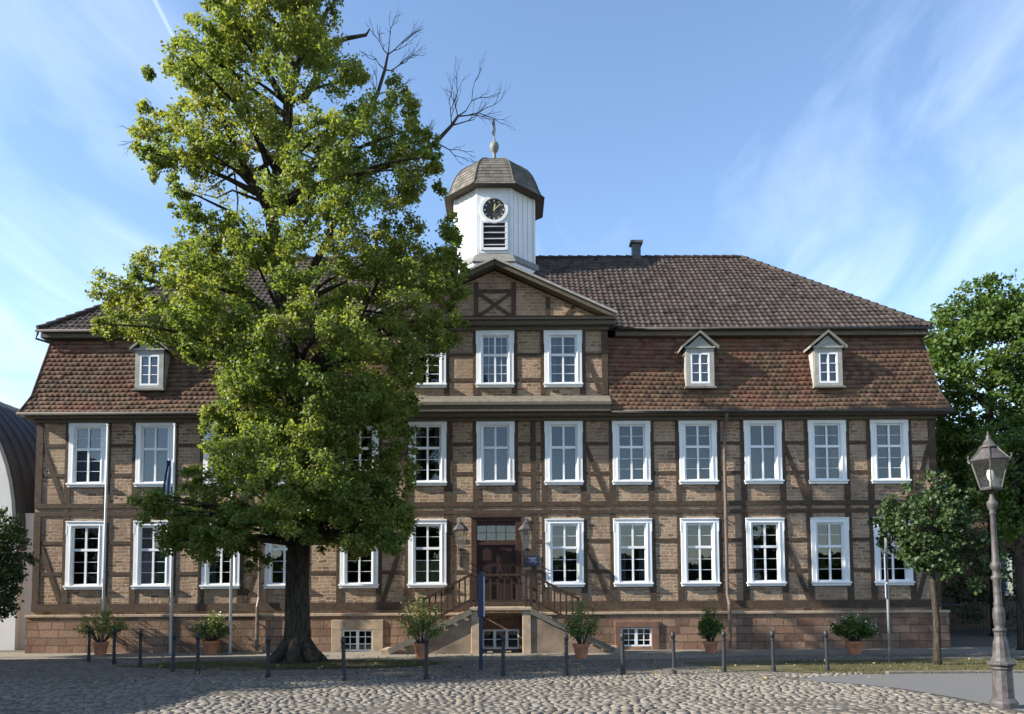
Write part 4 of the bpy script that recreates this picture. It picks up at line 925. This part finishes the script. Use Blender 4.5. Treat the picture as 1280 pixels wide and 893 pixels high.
# simple generator for other trees
def make_tree(name, label, loc, h, r, zc, nb, per, size, mat, tr=.16, seed=1, flat=.85, lean=0, rx=None, rag=1.0):
    t = thing(name, label, 'tree', loc); q = random.Random(seed); C = []; R_ = []; rx = rx or r
    ph = [q.uniform(0, 6.28) for _ in range(4)]
    while len(C) < nb:
        d = Vector((q.gauss(0, 1), q.gauss(0, 1), q.gauss(0, 1))).normalized(); k = q.uniform(.30, 1)**.5
        bump = 1+rag*(.13*math.sin(3*d.x+ph[0]+2*d.z)+.10*math.sin(4*d.y+ph[1])+.10*math.sin(5*d.z+ph[2]+3*d.x))
        R = r*q.uniform(.10, .19); p = Vector((d.x*rx, d.y*r, d.z*(h-zc[0])/2))*k*bump*.88+Vector((lean, 0, (h+zc[0])/2))
        if math.sin(p.x*2.3+ph[3])+math.sin(p.z*2.1+p.y*1.7) < -1.5: continue
        C.append(tuple(p)); R_.append(R)
    leaf_cloud('crown', C, R_, per, size, mat, t, flat=.75, up=.4, seed=seed)
    mb = MB(); top = zc[0]+(h-zc[0])*.55
    mb.tube([(0, 0, -.03), (0, 0, .15), (.02, 0, top*.3), (-.03, .02, top*.65), (.02, 0, top)], [tr*1.5, tr*1.1, tr*.95, tr*.8, tr*.4], 10)
    for i in q.sample(range(len(C)), min(22, len(C))):
        c_ = Vector(C[i]); s_ = Vector((0, 0, max(zc[0]*.9, min(top, c_.z-.25*r)))); branch(mb, s_, c_, tr*.35, .008, .1, 5, seed=i)
    mb.build('trunk', M['bark'], t, smooth=True); return t
make_tree('clipped_tree', 'small round headed tree with slim trunk in front of the right end of the house', (10.63, -6.08, 0), 4.6, 1.25, (1.85,), 200, 46, .10, M['leaf_dark'], .085, 3, rx=1.55, rag=2.0)
make_tree('courtyard_tree', 'tall leafy green tree behind the right end of the house', (19.9, 6.5, 0), 15.9, 3.0, (4.6,), 760, 46, .17, M['leaf_mid'], .26, 5, rx=3.2)
make_tree('courtyard_tree', 'bright green tree at the right edge beyond the street lamp', (24.2, 5.0, 0), 15.6, 3.3, (3.8,), 620, 46, .16, M['leaf_mid'], .24, 6)
make_tree('courtyard_tree', 'low spreading green tree directly behind the lamp lantern', (15.9, -1.2, 0), 7.3, 1.6, (3.4,), 260, 46, .12, M['leaf_mid'], .13, 9, rx=1.5)
make_tree('courtyard_tree', 'dark tree deep in the courtyard behind the right house corner', (20.6, 15.0, 0), 12.0, 4.0, (3.0,), 420, 40, .22, M['leaf_dark'], .25, 8, rx=4.6)
make_tree('garden_tree', 'dark bushy tree at the left edge in front of the white hall', (-15.35, -2.0, 0), 4.5, 1.15, (.9,), 260, 60, .09, M['leaf_dark'], .08, 10)
# trees off to the left whose shadow falls over the square
make_tree('square_tree', 'large lime tree standing on the square left of the view', (-27.5, -11.5, 0), 19, 4.2, (4.5,), 420, 30, .26, M['leaf'], .35, 11, rx=4.5)
make_tree('square_tree', 'broad lime tree further along the left side of the square', (-40, -14.0, 0), 24, 4.6, (5,), 420, 30, .28, M['leaf'], .35, 12, rx=5)
# woods behind the viewer, mirrored in the ground floor glass
C_ = []; R_ = []; q = random.Random(77)
for k in range(520): C_.append((q.uniform(-75, 75), -78+q.uniform(-4, 4), q.uniform(.5, 6.2))); R_.append(q.uniform(1.4, 2.3))
tag(leaf_cloud('woods', C_, R_, 110, 1.25, M['leaf_dark'], seed=9), 'dense dark belt of woodland on the far side of the square', 'woods', kind='stuff')
# ------------------------------------------------------------------ POTTED PLANTS
def pot_plant(label, x, y, pr, ph, hgt, spread, flower, seed, dens=1.0, mat='leaf_pot'):
    t = thing('potted_plant', label, 'potted plant', (x, y, 0), 0, 'terracotta pots of shrubs along the house front'); q = random.Random(seed)
    MB().lathe([(pr*.70, 0), (pr*.72, .02), (pr*.95, ph-.08), (pr*1.06, ph-.08), (pr*1.08, ph), (pr*.92, ph), (pr*.90, ph-.05)], n=20).build('pot', M['terra'], t, smooth=False)
    MB().lathe([(pr*.9, ph-.055), (pr*.9, ph-.045)], n=16).build('soil', M['soil'], t)
    mb = MB(); C = []; R_ = []; tips = []
    for k in range(int(34*dens)):
        a = q.uniform(0, 6.28); rr_ = spread*math.sqrt(q.random()); z = ph+hgt*q.choice((q.uniform(.3, .8), q.uniform(.6, 1.1)))*(1-.45*(rr_/spread)**2); e = Vector((rr_*math.cos(a), rr_*.8*math.sin(a), z)); s_ = Vector((.06*math.cos(a), .06*math.sin(a), ph-.05))
        m_p = s_.lerp(e, .55)+Vector((0, 0, .08)); mb.tube([s_, m_p, e], [.010, .007, .004], 4, cap=False); tips.append(e)
        for u in (.5, .68, .84, 1): p = s_.lerp(e, u)+Vector((0, 0, .08*math.sin(PI*u))); C.append(tuple(p)); R_.append(.085)
    mb.build('stem', M['twig'], t); leaf_cloud('foliage', C, R_, 11, .07, M[mat], t, flat=.9, up=.2, seed=seed)
    if flower:
        fc = simple('petals', flower, .6, .1, 3, bump=0)
        fp = [tuple(e+Vector((q.uniform(-.05, .05), q.uniform(-.05, .05), .03))) for e in q.sample(tips, min(len(tips), 11))]
        leaf_cloud('flower', fp, [.045]*len(fp), 9, .05, fc, t, seed=seed+1)
    return t
pot_plant('sparse shrub in a terracotta pot beside the leftmost flagpole', -12.45, -1.25, .22, .42, 1.1, .78, None, 41, 1.0)
pot_plant('white flowered shrub in a reddish pot between the second and third flagpoles', -9.2, -.90, .26, .42, .85, .62, (.75, .72, .6), 42, 1.3)
pot_plant('straggly shrub in a terracotta pot at the left foot of the entrance stair', -2.45, -3.15, .19, .44, 1.35, .68, None, 43, 1.2)
pot_plant('leafy shrub in a terracotta pot at the right foot of the entrance stair', 2.06, -3.45, .22, .42, 1.2, .58, None, 44, 1.1)
pot_plant('compact bright green shrub in a terracotta pot left of the right downpipe', 6.12, -1.75, .21, .36, .90, .42, None, 45, 1.2, 'leaf_mid')
pot_plant('wide white flowered shrub in a terracotta pot near the right house corner', 10.2, -2.35, .24, .38, .80, .72, (.8, .8, .74), 46, 1.7, 'leaf_mid')
# ------------------------------------------------------------------ FLAGPOLES
def flagpole(x, y, h, label):
    t = thing('flagpole', label, 'flagpole', (x, y, 0), 0, 'white flagpoles left of the tree')
    MB().tube([(0, 0, 0), (0, 0, h*.6), (0, 0, h)], [.042, .036, .024], 12).build('pole', M['pole'], t, smooth=True)
    MB().lathe([(.045, h), (.05, h+.02), (.02, h+.05)], n=10).build('pole_cap', M['pole'], t); MB().lathe([(.09, 0), (.09, .03), (.055, .05)], n=12).build('base_collar', M['seal'], t)
    MB().tube([(.055, -.02, .9), (.05, -.02, h-.1)], .006, 4).build('halyard', M['seal'], t); return t
flagpole(-12.72, -.62, 7.25, 'tall bare white flagpole furthest left, beside the first window column')
flagpole(-10.28, -1.35, 7.10, 'tall white flagpole with a limp blue flag beside the second window column')
flagpole(-8.60, -.95, 7.05, 'white flagpole whose top disappears into the lime tree leaves')
fl = thing('flag', 'limp blue and white flag hanging down from the second flagpole', 'flag', (-10.32, -1.40, 4.25))
def cloth(x0, w, z0, z1, mat, name, sd):
    V = []; F = []; nu, nv = 10, 14
    for j in range(nv+1):
        for i in range(nu+1):
            u = i/nu; v = j/nv; z = z0+(z1-z0)*v; ww = w*(.55+.45*math.sin(v*PI*.9+.2)); V.append((x0-ww*u-.03, .07*math.sin(u*9+v*4+sd)*(.3+u), z-.12*u*math.sin(v*3+sd)))
    for j in range(nv):
        for i in range(nu): b = j*(nu+1)+i; F.append((b, b+1, b+nu+2, b+nu+1))
    m = MB(); m.v = V; m.f = F; m.build(name, mat, fl, smooth=True)
cloth(0, .20, 0, 1.75, M['flagblue'], 'cloth', 0); cloth(.015, .16, .35, 1.50, M['flagwhite'], 'stripe', 2.0)
# ------------------------------------------------------------------ BOLLARDS
bol = [(-11.68, -3.41, 'dark bollard furthest left, in front of the leftmost potted shrub'), (-10.54, -4.31, 'dark bollard second from the left, just right of the first flagpole'), (-9.37, -5.34, 'dark bollard third from the left, between two flagpoles'),
       (-8.02, -6.60, 'leaning dark bollard in front of the second flagpole'), (-7.19, -7.19, 'dark bollard in front of the flowering pot left of the tree'), (-5.21, -8.37, 'dark bollard just left of the lime tree trunk'), (-3.41, -9.12, 'grey sunlit bollard just right of the lime tree trunk'),
       (-1.72, -8.86, 'grey sunlit bollard in front of the pot left of the stair'), (-.10, -8.26, 'grey sunlit bollard in front of the middle of the stair'), (1.28, -8.41, 'grey bollard in front of the right stair flight'), (2.55, -8.15, 'dark bollard in front of the red framed cellar window'),
       (3.77, -7.74, 'dark bollard between the cellar window and the compact potted shrub'), (4.99, -7.38, 'dark bollard in front of the right downpipe'), (6.11, -7.46, 'dark bollard midway between downpipe and wide flowering pot'), (7.34, -7.48, 'dark bollard furthest right, in front of the wide flowering pot')]
b0 = None
for i, (x, y, lb) in enumerate(bol):
    if b0 is None:
        b0 = thing('bollard', lb, 'bollard', (x, y, 0), 0, 'iron bollards along the cobbled square'); bt = b0
        MB().lathe([(.056, 0), (.056, .12), (.044, .14), (.040, .72), (.050, .73), (.050, .76), (.038, .775)], n=14).build('shaft', M['bollard'], bt, smooth=False)
        MB().lathe([(.036, .775), (.036, .80), (.052, .815), (.055, .87), (.047, .92), (.026, .945), (.008, .952)], n=14).build('knob', M['bollard'], bt, smooth=True)
    else:
        bt = copytree(b0); bt.location = (x, y, 0); bt['label'] = lb
    bt.rotation_euler = (random.uniform(-.02, .02), random.uniform(-.015, .015)+(.09 if i == 3 else .03 if i in (6,) else 0), random.uniform(0, 3))
# ------------------------------------------------------------------ BLUE POST, SIGN POST
bp = thing('information_post', 'slim dark blue post with a pale strip in front of the entrance stair', 'post', (-.64, -6.6, 0))
MB().box(-.045, .045, -.045, .045, 0, 2.28).build('shaft', M['blue'], bp, bevel=.008); MB().box(-.075, .065, -.055, .055, 1.28, 2.30).build('panel', M['blue'], bp, bevel=.008)
MB().box(.068, .098, -.058, .058, 1.28, 2.24).build('strip', M['paleblue'], bp); MB().lathe([(.09, 2.301), (.085, 2.33), (.03, 2.37)], n=12).build('post_cap', M['blue'], bp)
sp = thing('sign_post', 'grey traffic sign pole with its sign seen edge on, beside the small tree', 'sign', (9.70, -5.56, 0), .0)
MB().tube([(0, 0, 0), (0, 0, 3.2)], .035, 10).build('pole', M['seal'], sp, smooth=True)
o = MB().box(-.012, .012, -.34, .34, 2.1, 2.78).build('sign_plate', M['paleblue'], sp, bevel=.004); o.rotation_euler.z = -.43; o.location.x = -.05
o = MB().box(-.012, .012, -.22, .22, 1.66, 2.04).build('sign_plate', M['paleblue'], sp, bevel=.004); o.rotation_euler.z = -.43; o.location.x = -.05
# ------------------------------------------------------------------ STREET LAMP
SL = thing('street_lamp', 'ornate grey cast iron street lamp with glass lantern at the right edge of the square', 'street lamp', (7.76, -13.35, 0))
MB().lathe([(.20, 0), (.20, .10), (.18, .13), (.15, .16), (.14, .60), (.165, .62), (.165, .64), (.15, .65), (.20, .68), (.205, .71), (.16, .74), (.125, .80), (.12, .86), (.105, 1.02), (.078, 1.12), (.085, 1.20)], n=12, rot=.39).build('pedestal', M['lampiron'], SL, bevel=.008)
MB().lathe([(.085, 1.19), (.10, 1.23), (.062, 1.26), (.078, 1.30), (.080, 1.36), (.088, 1.46), (.078, 1.55), (.055, 1.60), (.068, 1.63), (.055, 1.66), (.056, 1.80), (.062, 1.82), (.056, 1.84), (.056, 2.00), (.080, 2.03), (.080, 2.06), (.052, 2.09), (.056, 2.16), (.076, 2.19), (.076, 2.26), (.052, 2.30), (.046, 2.42), (.038, 3.04), (.052, 3.06), (.040, 3.09), (.058, 3.14), (.078, 3.20), (.078, 3.24), (.045, 3.28), (.03, 3.34), (.03, 3.47)], n=16).build('column', M['lampiron'], SL, smooth=True)
MB().tube([(.10, 0, .93), (.20, -.02, .95), (.21, -.02, .99)], .012, 6).build('hook', M['lampiron'], SL)
def LS(m):      # lantern proportions: a little smaller than first drawn
    m.v = [(x*.86, y*.86, 3.46+(z-3.42)*.86) for x, y, z in m.v]; return m
n6 = 6; mb = MB(); zb, zt, rb, rt = 3.42, 3.93, .19, .335
mb.lathe([(.20, zb-.03), (.21, zb), (.19, zb+.015)], n=6); mb.lathe([(.345, zt-.01), (.365, zt+.01), (.345, zt+.03)], n=6)
for k in range(6):
    a = k*PI/3; mb.tube([(rb*math.cos(a), rb*math.sin(a), zb), (rt*math.cos(a), rt*math.sin(a), zt)], .013, 5)
    mb.tube([(rb*.3*math.cos(a), rb*.3*math.sin(a), zb-.06), (rb*math.cos(a), rb*math.sin(a), zb)], .012, 5)
    mb.tube([(.36*math.cos(a), .36*math.sin(a), zt+.0), (.40*math.cos(a), .40*math.sin(a), zt+.05), (.385*math.cos(a), .385*math.sin(a), zt+.10)], [.02, .014, .006], 5)
    mb.tube([(.345*math.cos(a), .345*math.sin(a), zt+.02), (.14*math.cos(a), .14*math.sin(a), zt+.25)], .012, 5)
LS(mb); la = mb.build('lantern_frame', M['lampiron'], SL)
LS(MB().lathe([(rb*.97, zb+.01), (rt*.98, zt)], n=6)).build('lantern_glass', M['lampglass'], SL)
LS(MB().lathe([(.335, zt+.02), (.135, zt+.24)], n=6)).build('lantern_roof', M['lampiron'], SL)
LS(MB().lathe([(.15, zt+.24), (.16, zt+.27), (.11, zt+.30), (.07, zt+.38), (.03, zt+.42), (.045, zt+.45), (.02, zt+.48), (.008, zt+.56)], n=12)).build('lantern_finial', M['lampiron'], SL, smooth=True)
bm_ = simple('milk bulb', (.85, .85, .8), .3, .02, 2, bump=0)
LS(MB().lathe([(.02, zb), (.02, zb+.14), (.05, zb+.18), (.062, zb+.26), (.05, zb+.33), (.015, zb+.37)], n=14)).build('bulb', bm_, SL, smooth=True)
SL.rotation_euler = (0, -.018, 0)
# ------------------------------------------------------------------ LEFT HALL with curved roof
WH = thing('white_hall', 'white plastered hall with dark curved metal roof left of the manor house', 'building', (-24, 0, 0))
arc = []
cxa, za, rx_, rz_ = -22.25, 3.4, 5.5, 6.2
for k in range(0, 33): a = PI*k/32; ca_, sa_ = math.cos(a), math.sin(a); arc.append((cxa+rx_*math.copysign(abs(ca_)**.8, ca_), za+rz_*abs(sa_)**.8))
pts = [(x+24, 1.5, z) for x, z in arc]+[(cxa-rx_+24, 1.5, 0), (cxa+rx_+24, 1.5, 0)]
MB().prism(pts, (0, 20, 0)).build('wall', M['plaster'], WH)
mb = MB()
for (xa, z1), (xb, z2) in zip(arc, arc[1:]):
    def o_(x, z, r): return (cxa+24+(x-cxa)*(1+r/rx_), za+(z-za)*(1+r/rz_))
    a1 = o_(xa, z1, .12); b1 = o_(xb, z2, .12); a0 = o_(xa, z1, .0); b0_ = o_(xb, z2, .0)
    mb.prism([(a0[0], 1.2, a0[1]), (a1[0], 1.2, a1[1]), (b1[0], 1.2, b1[1]), (b0_[0], 1.2, b0_[1])], (0, 20.9, 0))
ro_ = mb.build('roof', M['metalroof'], WH)
mb = MB()
for j in range(34):
    y = 1.25+j*.6; mb.tube([(cxa+24+(x-cxa)*(1+.15/rx_), y, za+(z-za)*(1+.15/rz_)) for x, z in arc[:17]], .022, 4)
mb.build('roof_seam', M['metalroof'], ro_)
mb = MB(); mb.box(-16.745+24, -15.9+24, 1.75, 5.0, 0, 4.7); mb.build('annex', M['plaster'], WH)
# hall off to the left in front: its shadow covers the left of the square
SH = thing('square_house', 'plain plastered house with gabled roof on the left side of the square', 'house', (-21, -9, 0))
MB().box(-5.5, 3.0, -7.0, 3.5, 0, 6.6).build('wall', M['plaster'], SH)
mb = MB(); mb.prism([(-5.9, -7.5, 6.5), (3.4, -7.5, 6.5), (-1.2, -7.5, 9.4)], (0, 11.5, 0)); mb.build('roof', M['slate'], SH)
mb = MB()
for y in (-1, 1, 3): mb.box(2.98, 3.03, y-.5, y+.5, 3.2, 4.8)
mb.build('window', M['glass'], SH)
# ------------------------------------------------------------------ RIGHT COURTYARD
BH = thing('brick_house', 'dark brick house in the shady courtyard with faded blue door', 'house', (22, 12, 0))
M['brick2'] = stone_mat('courtyard stone', [(.12, .07, .05), (.17, .105, .075), (.2, .13, .09)], .3, .1, mortar=(.16, .13, .1))
mb = MB(); grid_wall(mb, -5.4, 12, 0, 6.6, [(-3.95, -3.05, .3, 2.9), (1.2, 2.3, 1.6, 3.6), (4.5, 5.6, 1.6, 3.6)], 0, .3); mb.poly([(-5.4, 0, 0), (-5.4, 0, 6.6), (-5.4, 7, 6.6), (-5.4, 7, 0)]); mb.build('wall', M['brick2'], BH)
MB().prism([(-5.7, -.5, 6.5), (-5.7, 3.5, 9.6), (-5.7, 7.5, 6.5)], (18, 0, 0)).build('roof', M['slate'], BH)
MB().box(-3.95, -3.05, .15, .2, .3, 2.9).build('door', M['bluedoor'], BH)
for a in (1.2, 4.5):
    w = MB(); w.box(a, a+.1, -.04, .1, 1.6, 3.6); w.box(a+1.0, a+1.1, -.04, .1, 1.6, 3.6); w.box(a+.1, a+1, -.04, .1, 1.6, 1.7); w.box(a+.1, a+1, -.04, .1, 3.5, 3.6); w.box(a+.51, a+.59, -.03, .1, 1.7, 3.5); w.box(a+.1, a+.51, -.02, .09, 2.75, 2.8); w.box(a+.59, a+1, -.02, .09, 2.75, 2.8)
    wn_ = w.build('window', M['white'], BH); MB().box(a+.05, a+1.05, .1, .11, 1.65, 3.55).build('pane', M['glass'], wn_); MB().box(a, a+1.1, .28, .29, 1.6, 3.6).build('window_backing', M['dark'], wn_)  # backing sheet painted near-black in place of an unlit room
# link roof visible just right of the house corner
LK = thing('lean_to', 'low slate roofed wing joining the back of the manor house', 'outbuilding', (16.2, 8.5, 0))
MB().box(-2.1, 1.2, 0, 4, 0, 6.0).build('wall', M['brick2'], LK); MB().prism([(-2.1, -.3, 6.0), (-2.1, 2.2, 7.6), (-2.1, 4.4, 6.0)], (3.6, 0, 0)).build('roof', M['slate'], LK)
FE = thing('iron_fence', 'low dark iron fence across the courtyard entrance', 'fence', (17.5, 7.2, 0))
mb = MB(); mb.box(-2.6, 5, -.02, .02, .25, .29); mb.box(-2.6, 5, -.02, .02, 1.25, 1.29); mb.build('fence_rail', M['iron'], FE)
mb = MB()
for k in range(50): mb.box(-2.6+k*.155-.011, -2.6+k*.155+.011, -.011, .011, 0, 1.42)
mb.build('fence_bar', M['iron'], FE)
bc = [(q.uniform(14.9, 25), q.uniform(9.0, 11), q.uniform(.4, 5.0)) for _ in range(160)]
tag(leaf_cloud('shrubbery', bc, [.6]*160, 55, .15, M['leaf_dark'], seed=15), 'dark ivy and shrubs filling the shady courtyard', 'shrubs', kind='stuff')
# fallen leaves and small litter on the pavement
n = 1500; lp = [(q.gauss(-2.5, 6), q.uniform(-9.5, -2.3), .03) for _ in range(n)]
tag(leaf_cloud('fallen_leaves', lp, [.02]*n, 1, .07, simple('dry leaf', (.22, .15, .06), .8, .4, 3), seed=4, flat=.1, up=.9), 'dry leaves scattered on the paving around the lime tree', 'leaves', kind='stuff')
